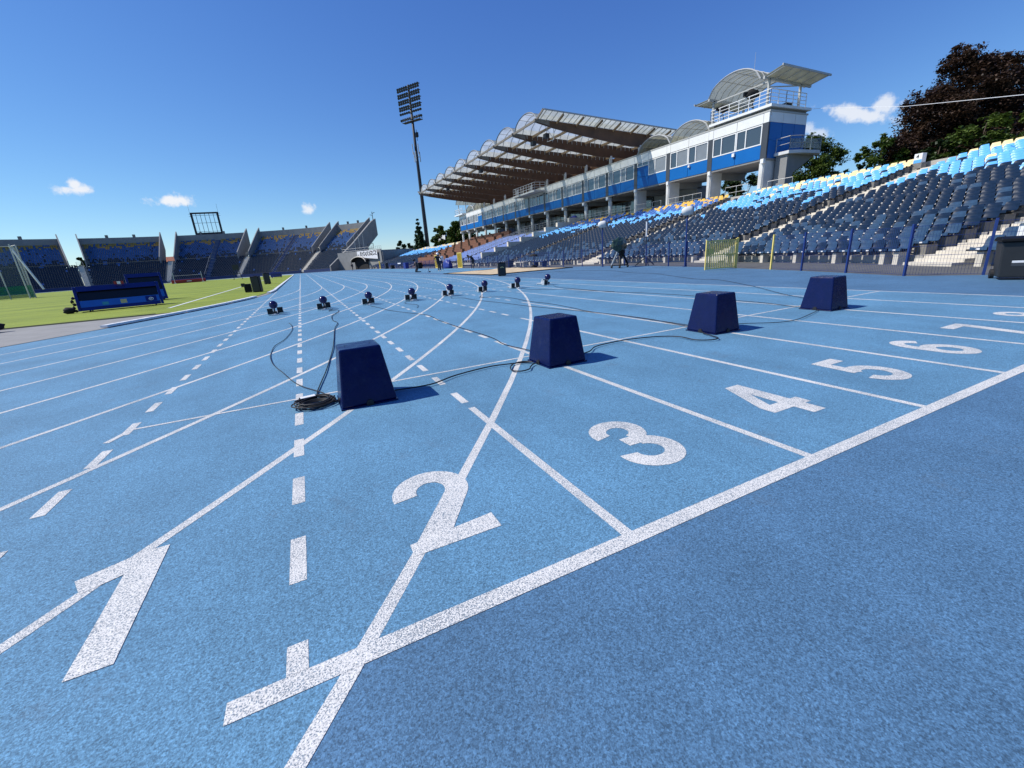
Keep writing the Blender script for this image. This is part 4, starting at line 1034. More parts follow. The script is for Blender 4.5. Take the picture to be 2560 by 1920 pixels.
# ------------------------------------------------------------------ floodlight mast
fm = thing('floodlight_mast', 'tall dark floodlight mast behind the left end of the grandstand', 'floodlight', (40.0, 140.0, 0))
MB().tube([(0,0,0),(0,0,12),(0,0,30),(0,0,50.5)], [.66,.6,.44,.3], 14).build('pole', 'mast_grey', fm, smooth=True)
ax = Vector((.56,-.83,0)); fr = Vector((-.74,-.67,-.35)).normalized()
lamp = MB().tube([(0,0,0), tuple(fr*.18), tuple(fr*.5)], [.12,.30,.36], 10).mesh('floodlamp', 'charcoal')
for r in range(6):
    z = 50.0-r*1.62; wd = 4.3 if r < 4 else 3.9
    MB().bar(ax*-wd+Vector((0,0,z)), ax*wd+Vector((0,0,z)), .16).build('cross_arm', 'mast_grey', fm)
    for s in (-1, 1):
        for k in range(5):
            for h in ((0, .62) if r < 4 else (0,)):
                p = ax*s*(.55+k*.84)+Vector((0,0,z-h+.1))+fr*.12; link('floodlamp', lamp, fm, tuple(p))
railing(MB(), [tuple(ax*-3.4+Vector((.5,.5,41.2))), tuple(ax*3.4+Vector((.5,.5,41.2))), tuple(ax*3.4+Vector((-.5,-.5,41.2))), tuple(ax*-3.4+Vector((-.5,-.5,41.2)))], 1.0, 2, .04).bar(ax*-3.5+Vector((0,0,41.1)), ax*3.5+Vector((0,0,41.1)), 1.4, .1).build('service_platform', 'mast_grey', fm)
for i in range(6):
    a = i*1.05; MB().bar((1.0*math.cos(a),1.0*math.sin(a),30.2+(i%2)*2), (1.0*math.cos(a),1.0*math.sin(a),33+(i%2)*2), .28, .18).bar((.3*math.cos(a),.3*math.sin(a),31.5), (1.0*math.cos(a),1.0*math.sin(a),31.5), .08).build('antenna', 'grey_paint', fm)
MB().box(.5,1.2,-.5,.5,37,38.2).tube([(.8,0,36),(.8,0,39)], .08, 5).build('cabinet', 'mast_grey', fm)

# ------------------------------------------------------------------ trees
leafq = [(-.5,-.35,0),(.5,-.25,.1),(.45,.35,0),(-.45,.3,-.1)]
def tree(name, label, base, lobes, lm, nleaf, ls, trunk=.25, cat='tree', group=None, seed=1, cone=False):
    """lobes: (x, y, z, radius, squash) in metres from the base"""
    rnd = random.Random(seed); root = thing(name, label, cat, base, group=group)
    t = MB(); top = max(l[2] for l in lobes)
    t.tube([(0,0,-.3),(.05,0,top*.3),(-.05,.05,top*.62),(0,0,top*.95)], [trunk*1.25,trunk,trunk*.65,trunk*.2], 8)
    for l in lobes:
        z0 = max(.15*top, l[2]*.45); t.tube([(0,0,z0), (l[0]*.5,l[1]*.5,(z0+l[2])/2), (l[0],l[1],l[2])], [trunk*.4,trunk*.25,trunk*.08], 5)
    t.build('trunk', 'bark', root, smooth=True)
    vs = []; fs = []; vol = [l[3]**2 for l in lobes]; tot = sum(vol)
    for l, v in zip(lobes, vol):
        nc = max(8, int(40*l[3]**1.4)); nl = int(nleaf*v/tot/nc)
        for _ in range(nc):
            d = Vector((rnd.gauss(0,1), rnd.gauss(0,1), rnd.gauss(0,1))).normalized(); q = rnd.uniform(.40, 1.04)
            c = Vector((l[0]+d.x*l[3]*q, l[1]+d.y*l[3]*q, l[2]+d.z*l[3]*l[4]*q)); cr = l[3]*rnd.uniform(.18, .38)
            for _ in range(nl):
                e = Vector((rnd.gauss(0,1), rnd.gauss(0,1), rnd.gauss(0,.75)))*.5*cr+c
                s = ls*rnd.uniform(.6, 1.25)
                x = Vector((rnd.uniform(-1,1), rnd.uniform(-1,1), rnd.uniform(-.6,.6))).normalized()
                y = x.cross(Vector((rnd.uniform(-.6,.6), rnd.uniform(-.6,.6), 1))).normalized(); z = x.cross(y)
                o = len(vs); vs += [tuple(e+(p[0]*x+p[1]*y+p[2]*z)*s) for p in leafq]; fs.append((o, o+1, o+2, o+3))
    b = MB(); b.v = vs; b.f = fs; b.mi = [0]*len(fs); b.build('crown', lm, root); return root
def lobes(rnd, w, h0, h1, n, top=.55):
    out = []
    for i in range(n):
        u = (i+.5)/n; z = h0+(h1-h0)*u; wr = w*math.sin(math.pi*(.12+.80*u))**.8
        a = i*2.4+rnd.uniform(-.5,.5); r = w*rnd.uniform(.26, .40)*(1-.35*u)
        q = max(0, wr-r)*rnd.uniform(.6, 1.05); out.append((q*math.cos(a), q*math.sin(a), z, r, .85))
    return out
rr = random.Random(5)
BL = [(0,0,4.5,3.2,.9),(-2.8,1.5,3.4,2.3,.8),(2.8,-1.5,3.8,2.6,.85),(-1.2,.8,7.3,2.6,.9),(1.6,-.9,7.0,2.6,.9),(.3,-.2,9.6,2.2,.95),(-.5,.5,11.4,1.3,1.0),(1.5,-1.0,10.6,1.5,1.0),(-2.2,1.4,8.6,1.5,.9),(-3.6,2.0,5.4,1.6,.8),(3.8,-2.2,6.6,2.0,.9),(3.2,-2.0,9.2,1.5,.9),(0,-2.5,4,2.2,.8),(-3.9,2.2,2.6,1.6,.7),(4.6,-3,3.8,2.0,.8)]
tree('copper_beech', 'large dark purple leaved tree rising behind the right stand', (50.3, 17.9, 2.2), [(a*.95, b_*.95, c*.92, d*.96, e_) for a, b_, c, d, e_ in BL], 'copper_leaf', 170000, .15, .4, seed=3)
tree('broadleaf_tree', 'green tree right of the tower balcony', (62.0, 35.2, 0), lobes(rr, 4.6, 5.0, 12.3, 15), 'green_leaf', 42000, .20, .3, seed=4, group='green trees behind the stands')
tree('broadleaf_tree', 'dark green tree seen between the tower piers', (57.5, 42.3, 0), lobes(rr, 3.8, 3.0, 9.6, 13), 'dark_leaf', 26000, .22, .3, seed=5, group='green trees behind the stands')
tree('broadleaf_tree', 'small dark tree top left of the number 4 box', (64.0, 31.5, 0), lobes(rr, 2.2, 4.0, 8.6, 8), 'dark_leaf', 6000, .22, .2, seed=6, group='green trees behind the stands')
tree('broadleaf_tree', 'leafy tree behind the far end of the concourse, left of the blue facade', (42.0, 113.6, 0), lobes(rr, 4.6, 3.5, 10.2, 14), 'green_leaf', 20000, .46, .3, seed=7, group='green trees behind the stands')
tree('broadleaf_tree', 'thinner leafy tree left of the facade above the white trailer', (38.8, 121.0, 0), lobes(rr, 3.2, 4, 9.8, 11), 'green_leaf', 12000, .46, .25, seed=8, group='green trees behind the stands')
fl_ = [(0,0,1.5+i*1.15, 2.3*(1-i/10.5)+.25, .6) for i in range(11)]
tree('conifer', 'dark conical fir left of the floodlight mast', (35.9, 133.0, 0), fl_, 'fir_leaf', 26000, .44, .25, seed=9)
for i, (x, y, w_, h, lb) in enumerate(((41.2,186,3.2,9.6,'small distant tree right of the bare flagpoles'), (44.4,185,2.6,8.4,'second small distant tree beside the far seat rows'), (-65.2,199,2.6,10.2,'distant tree in the gap between the two leftmost stands'))):
    tree('distant_tree', lb, (x, y, 0), lobes(rr, w_, 3, h, 8), 'dark_leaf', 6000, .6, .2, seed=20+i, group='distant trees')
for i, (x, y, z, w_, h, lb) in enumerate(((45.2,20.4,3.9,1.9,3.2,'green shrub left of the number 4 box below the purple tree'), (46.2,17.2,3.9,1.4,2.4,'dark low shrub right of the number 4 box'), (45.8,14.8,3.9,2.2,3.2,'bright green shrub under the middle of the purple tree'), (45.2,11.4,3.9,1.9,3.5,'bright green shrub at the right picture edge'))):
    tree('shrub', lb, (x, y, z), lobes(rr, w_*1.25, .6, h*1.25, 9), 'green_leaf' if i != 1 else 'dark_leaf', 9000, .17, .08, 'shrub', 'shrubs behind the back row', seed=30+i)
bank = MB().add([(*Arc.pt(t, r), z) for t in (-0.0, 6, 12, 18, 24, 30, 36) for r, z in ((25.6, 4.4), (29, 3.6), (60, 1.5))], [(3*i+j, 3*i+j+1, 3*i+j+4, 3*i+j+3) for i in range(6) for j in range(2)])
tag(bank.build('earth_bank', 'soil'), kind='structure')
rb = thing('distant_house', 'distant house with red tiled roof in a gap between far stands', 'house', (-43.5, 211, 0))
MB().box(-6,6,-4,4,0,7.4).build('wall', 'concrete_white', rb); MB().prism([(-4.5,7.41),(4.5,7.41),(0,9.4)], -6.4, 6.4, 'x').build('roof', 'roof_red', rb)
# white trailer and brown shed behind the far seats
tr = thing('white_trailer', 'plain white box trailer parked behind the far seats', 'trailer', (43.4, 132, 0))
MB().box(-1.3,1.3,-4.6,4.6,5.0,8.4).build('box', 'white_paint', tr, bevel=.05)
MB().box(-1.32,-1.305,2.0,3.6,5.2,8.1).build('door', 'white_panel', tr)
for y in (-3, 3): MB().tube([(-1.1,y,4.75),(1.1,y,4.75)], .45, 12).build('wheel', 'black_rubber', tr)
MB().box(-.9,.9,-4.4,4.4,4.6,4.99).build('chassis', 'steel_dark', tr)
MB().box(-1.5,6,-5,20,-.2,4.3).build('standing', 'concrete', tr)
sh = thing('brown_shed', 'dark brown boarded shed between trailer and trees', 'shed', (44.5, 121.5, 0))
MB().box(-1.5,1.5,-3.6,3.6,0,7.6).build('wall', 'dark_wood', sh); MB().box(-1.8,1.8,-3.9,3.9,7.61,7.8).build('roof', 'dark_wood', sh)
# overhead wire
tag(MB().tube([(44.1,26.6,11.6),(42.1,23.7,10.75),(36.5,15.6,8.1),(30.2,8.6,6.05),(24,2.0,4.6)], .012, 5).build('overhead_wire', 'white_paint'), 'thin pale overhead wire crossing in front of the purple tree', 'wire')
MB().tube([(24,2,-.1),(24,2,4.7)], .05, 6).build('pole', 'galv', tag(bpy.data.objects['overhead_wire']))

# ------------------------------------------------------------------ lane boxes by the hurdle start line
def frustum(b, w0, w1, z0, z1, n=1):
    a, c = w0/2, w1/2
    return b.hexa([(-a,-a,z0),(a,-a,z0),(a,a,z0),(-a,a,z0),(-c,-c,z1),(c,-c,z1),(c,c,z1),(-c,c,z1)])
def lane_box(label, x):
    r = thing('lane_box', label, 'lane box', (x, 3.705, .0065), random.uniform(-.015,.015), 'navy lane boxes')
    frustum(MB(), .445, .325, .012, .48).build('shell', 'box_navy', r, bevel=.014)
    frustum(MB(), .462, .458, 0, .0119).build('base_flange', 'box_navy', r, bevel=.004)
    for a in range(4):
        ca, sa = math.cos(a*math.pi/2), math.sin(a*math.pi/2); n = 10
        pts = [(-.028, .002)]+[(.028*math.cos(math.pi-math.pi*i/n), .022+.028*math.sin(math.pi*i/n)) for i in range(n+1)]+[(.028,.002)]
        vs = []
        for d in (-.2315, -.205):
            for u, z in pts: vs.append((u*ca-(d)*sa*-1*-1, u*sa+d*ca, z))
        k = len(pts)
        MB().add(vs, [tuple(range(k)), tuple(range(2*k-1, k-1, -1))]+[(i, i+k, (i+1) % k+k, (i+1) % k) for i in range(k)]).build('notch_shade', 'black_rubber', r)  # dark piece, slightly proud, stands for the shade inside a cable notch
    for sx in (-1, 1): MB().tube([(sx*.1,0,.4835),(sx*.1,0,.486)], .006, 8).build('lid_screw', 'steel_dark', r)
    return r
lane_box('navy lane box nearest the camera, in lane 2 beside the coiled cable', 1.76)
lane_box('navy lane box in lane 4, second from the left', 3.715)
lane_box('navy lane box in lane 6, third from the left', 6.085)
lane_box('navy lane box farthest right, in front of the mesh fence', 8.50)

# ------------------------------------------------------------------ starting blocks with ball loudspeakers
def blocks(label, x, y, off, flip):
    r = thing('starting_block', label, 'starting block', (x, y, .0065), random.uniform(-.03,.03), 'starting blocks in a row across the lanes')
    MB().box(-.03,.03,-.45,.40,.012,.045).build('rail', 'alloy', r, bevel=.004)
    MB().box(-.09,.09,-.47,-.40,0,.02).box(-.07,.07,.36,.42,0,.02).build('foot_plate', 'alloy', r)
    for s, yy in ((-1, -.15+off), (1, .12-off)):
        p = MB()
        p.hexa([(s*.045,yy-.10,.02),(s*.045+s*.13,yy-.10,.02),(s*.045+s*.13,yy+.06,.02),(s*.045,yy+.06,.02),(s*.045,yy-.13,.175),(s*.045+s*.13,yy-.13,.175),(s*.045+s*.13,yy-.085,.175),(s*.045,yy-.085,.175)])
        q = p.build('pedal', 'pedal_black', r, bevel=.006)
        for e in (.040, .178): MB().hexa([(s*e,yy-.11,.015),(s*(e+.008),yy-.11,.015),(s*(e+.008),yy+.075,.015),(s*e,yy+.075,.015),(s*e,yy-.14,.185),(s*(e+.008),yy-.14,.185),(s*(e+.008),yy-.075,.185),(s*e,yy-.075,.185)]).build('side_plate', 'alloy', q)
        b = MB()
        for k in range(4): z = .05+k*.035; b.box(s*.05 if s > 0 else s*.17, s*.17 if s > 0 else s*.05, yy-.138+.022*(1-k/3), yy-.118+.022*(1-k/3), z, z+.012)
        b.build('tread_ribs', 'charcoal', q)
    MB().tube([(0,-.30,.04),(0,-.33,.16),(0,-.33,.20)], .02, 8).box(-.05,.05,-.38,-.28,.045,.10).build('speaker_bracket', 'charcoal', r)
    o = MB().sphere((0,-.33,.275), .105, 24, 16).build('speaker_ball', 'ball_navy', r, smooth=True)
    MB().tube([(.03,-.41,.265),(.035,-.425,.265)], .03, 12).build('speaker_grille', 'black_plastic', o)
LC = lambda n: (n-.5)*LW
for n, dy, off, lb in ((1, .0, .02, 'leftmost starting block with ball speaker, in lane 1'), (2, -.02, .03, 'starting block in lane 2 with a loose wavy cable in front'), (3, -.03, .06, 'starting block in lane 3, third from the left'),
                       (4, -.25, .10, 'starting block in lane 4 with a short curled cable end'), (5, -.1, .14, 'starting block in lane 5 standing on a curved lane line'), (6, -.02, .05, 'starting block in lane 6 between two curved lane lines'),
                       (7, .02, .08, 'second starting block from the right, in lane 7'), (8, .08, -.12, 'rightmost starting block with pedals set far apart, in lane 8')):
    blocks(lb, LC(n)+.02, 13.25+dy, off, 0)

# ------------------------------------------------------------------ cables lying on the track
CB = {'a': [(1.0,10.54),(1.07,9.83),(1.08,9.04),(0.99,7.99),(0.87,7.39),(0.85,6.89),(0.86,6.43),(0.93,5.84),(1.05,5.3),(1.12,4.95),(1.19,4.68),(1.26,4.46),(1.34,4.29),(1.42,4.12),(1.46,3.95),(1.48,3.84),(1.46,3.8)],
'b': [(2.06,12.81),(1.92,12.23),(2.15,12.3),(2.11,11.69),(1.92,10.91),(1.88,9.98),(1.93,9.37),(1.82,8.52),(1.73,7.35),(1.66,6.47),(1.57,5.66),(1.49,4.98),(1.42,4.5),(1.38,4.22),(1.37,4.09)],
'c': [(3.03,12.41),(3.13,11.59),(3.24,10.55),(3.49,9.57),(3.68,8.77),(3.65,7.84),(3.65,6.83),(3.7,5.47),(3.64,4.85),(3.71,4.29),(3.715,3.9)],
'd': [(4.4,12.39),(4.01,12.39),(3.91,11.86),(4.06,11.37),(4.01,10.94),(3.88,10.5)],
'e': [(5.4,12.38),(5.27,11.96),(5.52,11.66),(5.51,10.8),(5.69,9.19),(5.79,8.12),(6.08,6.14),(6.16,4.97),(6.05,4.12),(6.08,3.9)],
'f': [(6.31,12.09),(5.97,11.5),(5.98,11.23),(5.87,11.24),(6.33,10.55),(6.25,8.98),(6.27,8.01),(6.18,7.03),(6.09,6.4),(6.13,5.32),(6.13,4.18),(6.1,3.9)],
'g': [(9.13,12.59),(8.73,11.64),(8.63,10.13),(8.57,8.74),(8.74,7.72),(8.81,6.38),(8.58,5.27),(8.54,4.69),(8.39,4.03),(8.5,3.9)],
'h': [(7.92,12.69),(7.89,11.98),(8.11,11.33),(8.46,10.75),(8.50,9.71),(8.68,8.81)],
'i': [(2.01,3.73),(2.33,3.68),(2.63,3.83),(3.02,3.91),(3.27,3.85),(3.41,3.82),(3.46,3.77),(3.40,3.86),(3.28,3.85),(3.18,3.73),(3.15,3.62),(3.2,3.53),(3.3,3.55),(3.36,3.63),(3.44,3.70),(3.52,3.70)],
'j': [(3.93,3.70),(4.17,3.75),(4.36,3.9),(4.57,3.95),(4.92,3.94),(5.3,3.83),(5.43,3.63),(5.42,3.4),(5.54,3.28),(5.66,3.28),(5.74,3.43),(5.78,3.58),(5.88,3.7)],
'k': [(6.3,3.72),(6.6,3.68),(6.95,3.43),(7.29,3.38),(7.82,3.5),(8.2,3.62),(8.32,3.70)],
'l': [(11.93,22.44),(12.69,21.82),(13.9,21.07),(15.01,19.42),(15.2,17.13),(14.14,14.47),(13.88,12.84),(13.03,11.08),(12.16,9.26),(12.08,8.44),(11.13,6.88),(10.47,6.01),(9.73,5.07),(9.3,4.4),(8.7,3.85)]}
CL = {'a': 'black cable snaking from lane 1 to the coil beside the nearest box', 'b': 'thicker black cable running straight from lane 2 block to the coil', 'c': 'black cable from the lane 3 block to the lane 4 box', 'd': 'short curled cable end in front of the lane 4 block', 'e': 'cable from the lane 5 block to the lane 6 box', 'f': 'cable from the lane 6 block, kinked near its start', 'g': 'cable from the rightmost block passing behind the boxes to the far right box', 'h': 'short cable leading from the lane 7 block into another cable', 'i': 'cable with a small loop linking the two nearest lane boxes', 'j': 'wavy cable linking the lane 4 and lane 6 boxes', 'k': 'cable linking the lane 6 box and the far right box', 'l': 'long thin cable from the black loudspeaker across the dark apron'}
def smooth_path(p, n=6):
    p = [Vector(q) for q in p]; out = []
    for i in range(len(p)-1):
        a = p[i-1] if i else p[0]; b, c = p[i], p[i+1]; d = p[i+2] if i+2 < len(p) else p[-1]
        for k in range(n):
            t = k/n; out.append(.5*((2*b)+(c-a)*t+(2*a-5*b+4*c-d)*t*t+(3*b-a-3*c+d)*t**3))
    return out+[p[-1]]
for i, (k, pts) in enumerate(CB.items()):
    r = .0066 if k in 'bij' else .0048
    q = smooth_path([(x, y, .0072+r+.0008*i+(.006*abs(math.sin(j*1.9)) if 0 < j < len(pts)-1 else 0)) for j, (x, y) in enumerate(pts)])
    tag(MB().tube(q, r, 6).build('cable', 'black_rubber', smooth=True), CL[k], 'cable', 'black cables on the track')
cc = thing('cable_coil', 'loose coil of black cable with a connector box beside the nearest lane box', 'cable coil', (1.345, 3.80, .0065))
pts = []
for i in range(7*22+1):
    a = i/22*2*math.pi; lay = i/22
    rx = .142+.022*math.sin(lay*2.1)+.012*math.sin(a*3+lay); ry = .13+.02*math.cos(lay*1.7)
    pts.append((rx*math.cos(a)+.012*math.sin(lay*5), ry*math.sin(a)+.014*math.cos(lay*4), .012+.0055*lay+.004*math.sin(a*2+lay*2)))
MB().tube(pts, .006, 6).build('coil', 'black_rubber', cc, smooth=True)
pts = []
for i in range(3*20+1):
    a = i/20*2*math.pi; lay = i/20; pts.append((.01+(.085+.02*lay/3)*math.cos(a), -.01+(.06+.02*lay/3)*math.sin(a), .012+.008*lay))
MB().tube(pts, .006, 6).build('inner_coil', 'black_rubber', cc, smooth=True)
o = MB().box(-.085,.055,.05,.125,.008,.05).build('connector_box', 'black_plastic', cc, bevel=.006); o.rotation_euler.z = .15; o.location.x = -.02; o.location.y = .04
MB().box(-.075,.045,.06,.115,.0505,.053).build('white_lid', 'sticker_white', o)
MB().tube(smooth_path([(.1,.0,.02),(.13,-.05,.016),(.19,-.04,.012),(.24,-.02,.012)]), .0075, 6).build('lead', 'black_rubber', cc, smooth=True)

# ------------------------------------------------------------------ loudspeakers, display boards and gear
def pa_speaker(label, loc, rz, w_=.36, d_=.34, h=.66, lean=0):
    r = thing('loudspeaker', label, 'loudspeaker', loc, rz, 'black loudspeakers')
    MB().prism([(-w_/2,d_/2),(w_/2,d_/2),(w_/2*.96,-d_/2*.7),(w_/2*.7,-d_/2),(-w_/2*.7,-d_/2),(-w_/2*.96,-d_/2*.7)], .02, h).build('cabinet', 'black_plastic', r, bevel=.02)
    MB().prism([(-w_/2*.86,d_/2+.004),(w_/2*.86,d_/2+.004),(w_/2*.86,d_/2+.016),(-w_/2*.86,d_/2+.016)], .06, h-.05).build('grille', 'charcoal', r)
    MB().box(-.08,.08,-.02,.02,h+.001,h+.03).build('handle', 'black_plastic', r)
    for s in (-1, 1): MB().box(s*w_*.3-.03,s*w_*.3+.03,-.1,.1,0,.019).build('foot', 'black_rubber', r)
    return r
s_ = pa_speaker('black loudspeaker standing on the apron beside the sand pit', (11.54,22.0,.004), math.pi*.93, .42, .38, .72)
MB().add([(-.10,.218,.46),(.0,.218,.52),(.12,.218,.47),(.09,.218,.43),(0,.218,.47),(-.08,.218,.43)], [(0,5,4,1),(1,4,3,2)]).build('badge', 'sticker_gold', s_)
pa_speaker('black loudspeaker on the grass by the kerb, nearer of two', (-1.0,29.3,.03), math.pi*.9, .46, .42, .9)
pa_speaker('black loudspeaker on the grass by the kerb, farther of two', (-1.55,46.5,.03), math.pi*1.1, .5, .45, 1.0)
sl_ = thing('floor_lamp', 'small white headed lamp between the two loudspeakers on the grass', 'lamp', (-1.72,38.0,.03))
MB().tube([(0,0,0),(0,0,.45)], .03, 8).box(-.15,.15,-.12,.12,0,.03).build('stem', 'black_plastic', sl_)
MB().sphere((0,0,.62), .26, 14, 8, (1,1,.55)).build('head', 'sticker_white', sl_, smooth=True)
bk = thing('black_box_cluster', 'small black amplifier box stacked beside the nearer loudspeaker', 'amplifier', (-1.55,29.9,.03))
MB().box(-.18,.18,-.18,.18,.02,.5).build('case', 'black_plastic', bk, bevel=.02); MB().box(-.3,-.1,-.26,-.2,.35,.55).build('panel', 'charcoal', bk)
def led_board(label, loc, rz, w_, h, extra):
    r = thing('display_board', label, 'display board', loc, rz, 'blue display boards on the grass')
    # wedge cross-section, screen side towards -Y
    prof = [(-.62,.06),(.42,.06),(.42,.20),(.02,h),(-.12,h)]
    for s in (-1, 1):
        pp = [(y, z) for y, z in prof]
        MB().prism(pp, s*w_/2-.05, s*w_/2+.05, 'x').build('end_cheek', 'led_blue', r, bevel=.01)
    def face(n, z0, z1, m, inset=0, x0=-w_/2+.06, x1=w_/2-.06):
        f = lambda z: -.62+.5*(z-.06)/(h-.06)+inset
        return MB().hexa([(x0,f(z0),z0),(x1,f(z0),z0),(x1,f(z0)+.03,z0),(x0,f(z0)+.03,z0),(x0,f(z1),z1),(x1,f(z1),z1),(x1,f(z1)+.03,z1),(x0,f(z1)+.03,z1)]).build(n, m, r)
    face('lower_panel', .20, .20+(h-.06)*.27, 'led_skin', -.005)
    face('plinth', .062, .195, 'led_blue')
    face('screen', .205+(h-.06)*.27, h-.20, 'led_screen', .09)
    face('top_panel', h-.195, h, 'led_blue')
    if extra:
        zz = .24
        face('emblem_panel', .215, .205+(h-.06)*.24, 'led_blue', -.0085, w_*.30, w_*.44)
        for x0, x1, m_, a, c in ((-.03,.18,'sticker_gold',.24,.40), (-.62,-.42,'sticker_teal',.24,.36)): face('sticker', a, c, m_, -.009, x0, x1)
        f = lambda z: -.62+.5*(z-.06)/(h-.06)-.011
        ring = [(w_*.37+.075*math.cos(2*math.pi*i/18), .315+.055*math.sin(2*math.pi*i/18)) for i in range(18)]
        MB().tube([(x, f(z), z) for x, z in ring], .012, 5, closed=True).tube([(w_*.37-.05, f(.29), .29), (w_*.37, f(.325), .325), (w_*.37+.05, f(.34), .34)], .012, 5).build('emblem', 'sticker_white', r)
    MB().box(-w_/2+.06, w_/2-.06, -.05, .40, .065, .18).build('base_tray', 'led_blue', r)
    MB().hexa([(-w_/2+.06,.36,.19),(w_/2-.06,.36,.19),(w_/2-.06,.40,.19),(-w_/2+.06,.40,.19),(-w_/2+.06,-.03,h-.03),(w_/2-.06,-.03,h-.03),(w_/2-.06,.0,h-.03),(-w_/2+.06,.0,h-.03)]).build('back_panel', 'led_blue', r)
    for s in (-1, 1):
        for y in (-.5, .3): MB().tube([(s*w_*.4,y,.03),(s*w_*.4+.05,y,.03)], .03, 10).build('wheel', 'black_rubber', r)
    return r
lb = led_board('long blue display board on the grass with stickers on its lower panel', (-5.9,24.55,.03), math.atan2(.64,2.56), 2.72, 1.04, True)
tt = font_mesh('timing.pl', 0, 'lettering', 'sticker_white') if False else None
led_board('second blue display board behind the first on the grass', (-6.45,30.5,.03), math.atan2(.64,2.56)+.05, 1.45, 1.5, False)
cl_ = thing('card_stack', 'red and white card lying on the nearer display board', 'card', (-5.75,24.35,1.075), .25)
MB().box(-.16,-.06,-.06,.05,0,.12).build('red_card', 'red_vinyl', cl_); MB().box(-.055,.06,-.06,.05,0,.11).build('white_card', 'sticker_white', cl_); MB().box(.065,.16,-.06,.05,0,.12).build('red_card', 'red_vinyl', cl_)
jk = thing('junction_cluster', 'tangle of black plugs hanging at the left end of the nearer display board', 'plugs', (-7.28,24.0,.03), .2)
for i in range(5): MB().sphere((-.02-.05*(i % 2), -.1+.05*i, .08+.13*i), .06, 8, 6, fn=lambda d: 1+.3*noise.noise(d*3)).build('plug', 'black_rubber', jk, smooth=True)
MB().tube(smooth_path([(0,0,.6),(-.1,-.05,.45),(-.05,0,.3),(-.2,-.1,.12),(-.25,-.15,.03),(-.1,-.2,.02)]), .015, 5).build('lead', 'black_rubber', jk)
MB().sphere((-.22,-.1,.12), .17, 12, 8, (1.2,.9,.8), fn=lambda d: 1+.35*noise.noise(d*2.5)).build('power_box', 'black_cloth', jk, smooth=True)
bgk = MB().sphere((-6.9,16.9,.17), .32, 20, 12, (1.7,.8,.6), fn=lambda d: 1+.28*noise.noise(d*2.2)+.1*noise.noise(d*6)).build('black_bag', 'black_cloth', smooth=True)
tag(bgk, 'black cloth bag lying on the path at the left picture edge', 'bag')
MB().tube(smooth_path([(-7.1,16.9,.3),(-6.95,16.8,.5),(-6.7,16.85,.3)]), .02, 6).build('strap', 'black_cloth', bgk)
# touch line of the football pitch on the grass
ribbon('touch_line', [(-7.3,20.6),(-5.6,22.8)], .02, .03) if False else None
tl = MB().add([(-3.55,21.0,.0325),(-3.43,21.0,.0325),(-3.43,108,.0325),(-3.55,108,.0325)], [(0,1,2,3)]).build('touch_line', 'kerb_white', bpy.data.objects['infield_grass'])
# red landing mat with uprights, throwing cage, blue case
rm = thing('landing_mat', 'red high jump landing mat with white uprights before the far stand', 'landing mat', (-22.2,122.7,0), .19)
MB().box(-3.2,3.2,-1.8,1.8,.05,.75).build('mat', 'red_vinyl', rm, bevel=.08)
MB().box(-.4,.5,-1.83,-1.805,.35,.5).build('patch', 'sticker_white', rm)
for x in (-2.6, 2.6): MB().bar((x,-2.1,0), (x,-2.1,2.4), .08).box(x-.3,x+.3,-2.4,-1.9,0,.08).build('upright', 'white_paint', rm)
MB().tube([(-2.6,-2.16,1.7),(2.6,-2.16,1.7)], .02, 5).build('crossbar', 'white_paint', rm)
hc = thing('throwing_cage', 'tall white framed throwing cage with green netting foot', 'throwing cage', (-31.0,76,0))
cp = [(-2.6,-1.0),(-1.4,1.0),(.6,1.2),(1.6,-.6),(1.9,-2.6)]
for x, y in cp: MB().tube([(x,y,0),(x*1.0+.0,y,6.4)], .07, 6).build('pole', 'galv', hc)
for a, c in zip(cp, cp[1:]):
    MB().hexa([(*a,.1),(*c,.1),(c[0],c[1]+.02,.1),(a[0],a[1]+.02,.1),(*a,1.6),(*c,1.6),(c[0],c[1]+.02,1.6),(a[0],a[1]+.02,1.6)]).build('foot_net', 'green_net', hc)
    MB().hexa([(*a,1.62),(*c,1.62),(c[0],c[1]+.01,1.62),(a[0],a[1]+.01,1.62),(*a,6.2),(*c,6.2),(c[0],c[1]+.01,6.2),(a[0],a[1]+.01,6.2)]).build('upper_net', 'fine_net', hc)
MB().bar((.9,-.2,6.3), (2.9,-1.3,1.0), .16).build('gate_boom', 'white_paint', hc)
MB().tube([(.9,-.2,6.3),(1.6,-.6,6.4)], .05, 6).tube([(-1.4,1,6.4),(.6,1.2,6.4)], .05, 6).build('top_rail', 'galv', hc)
def pitch_cart(label, loc, rz=0):
    r = thing('flight_case', label, 'case', loc, rz)
    MB().box(-.9,.9,-.45,.45,.12,.95).build('case', 'tarp_blue', r, bevel=.05); MB().box(-.9,.9,-.47,-.452,.5,.56).build('strap', 'steel_dark', r)
    for x in (-.7, .7):
        for y in (-.3, .3): MB().tube([(x,y-.04,.06),(x,y+.04,.06)], .06, 8).build('castor', 'black_rubber', r)
pitch_cart('blue flight case on the grass at the far end of the kerb', (-2.6,88,.03))
ps = thing('score_easel', 'dark easel standing on the far grass before the blue stair', 'easel', (-11.2,112,.03))
for x in (-.8, .8): MB().bar((x,0,0), (x*.3,.2,3.2), .1).bar((x,-.7,.02),(x,.7,.02),.1).build('leg', 'steel_dark', ps)
MB().bar((-.7,.05,1.2), (.7,.05,1.2), .1).box(-.6,.6,0,.1,2.0,3.1).build('board', 'steel_dark', ps)

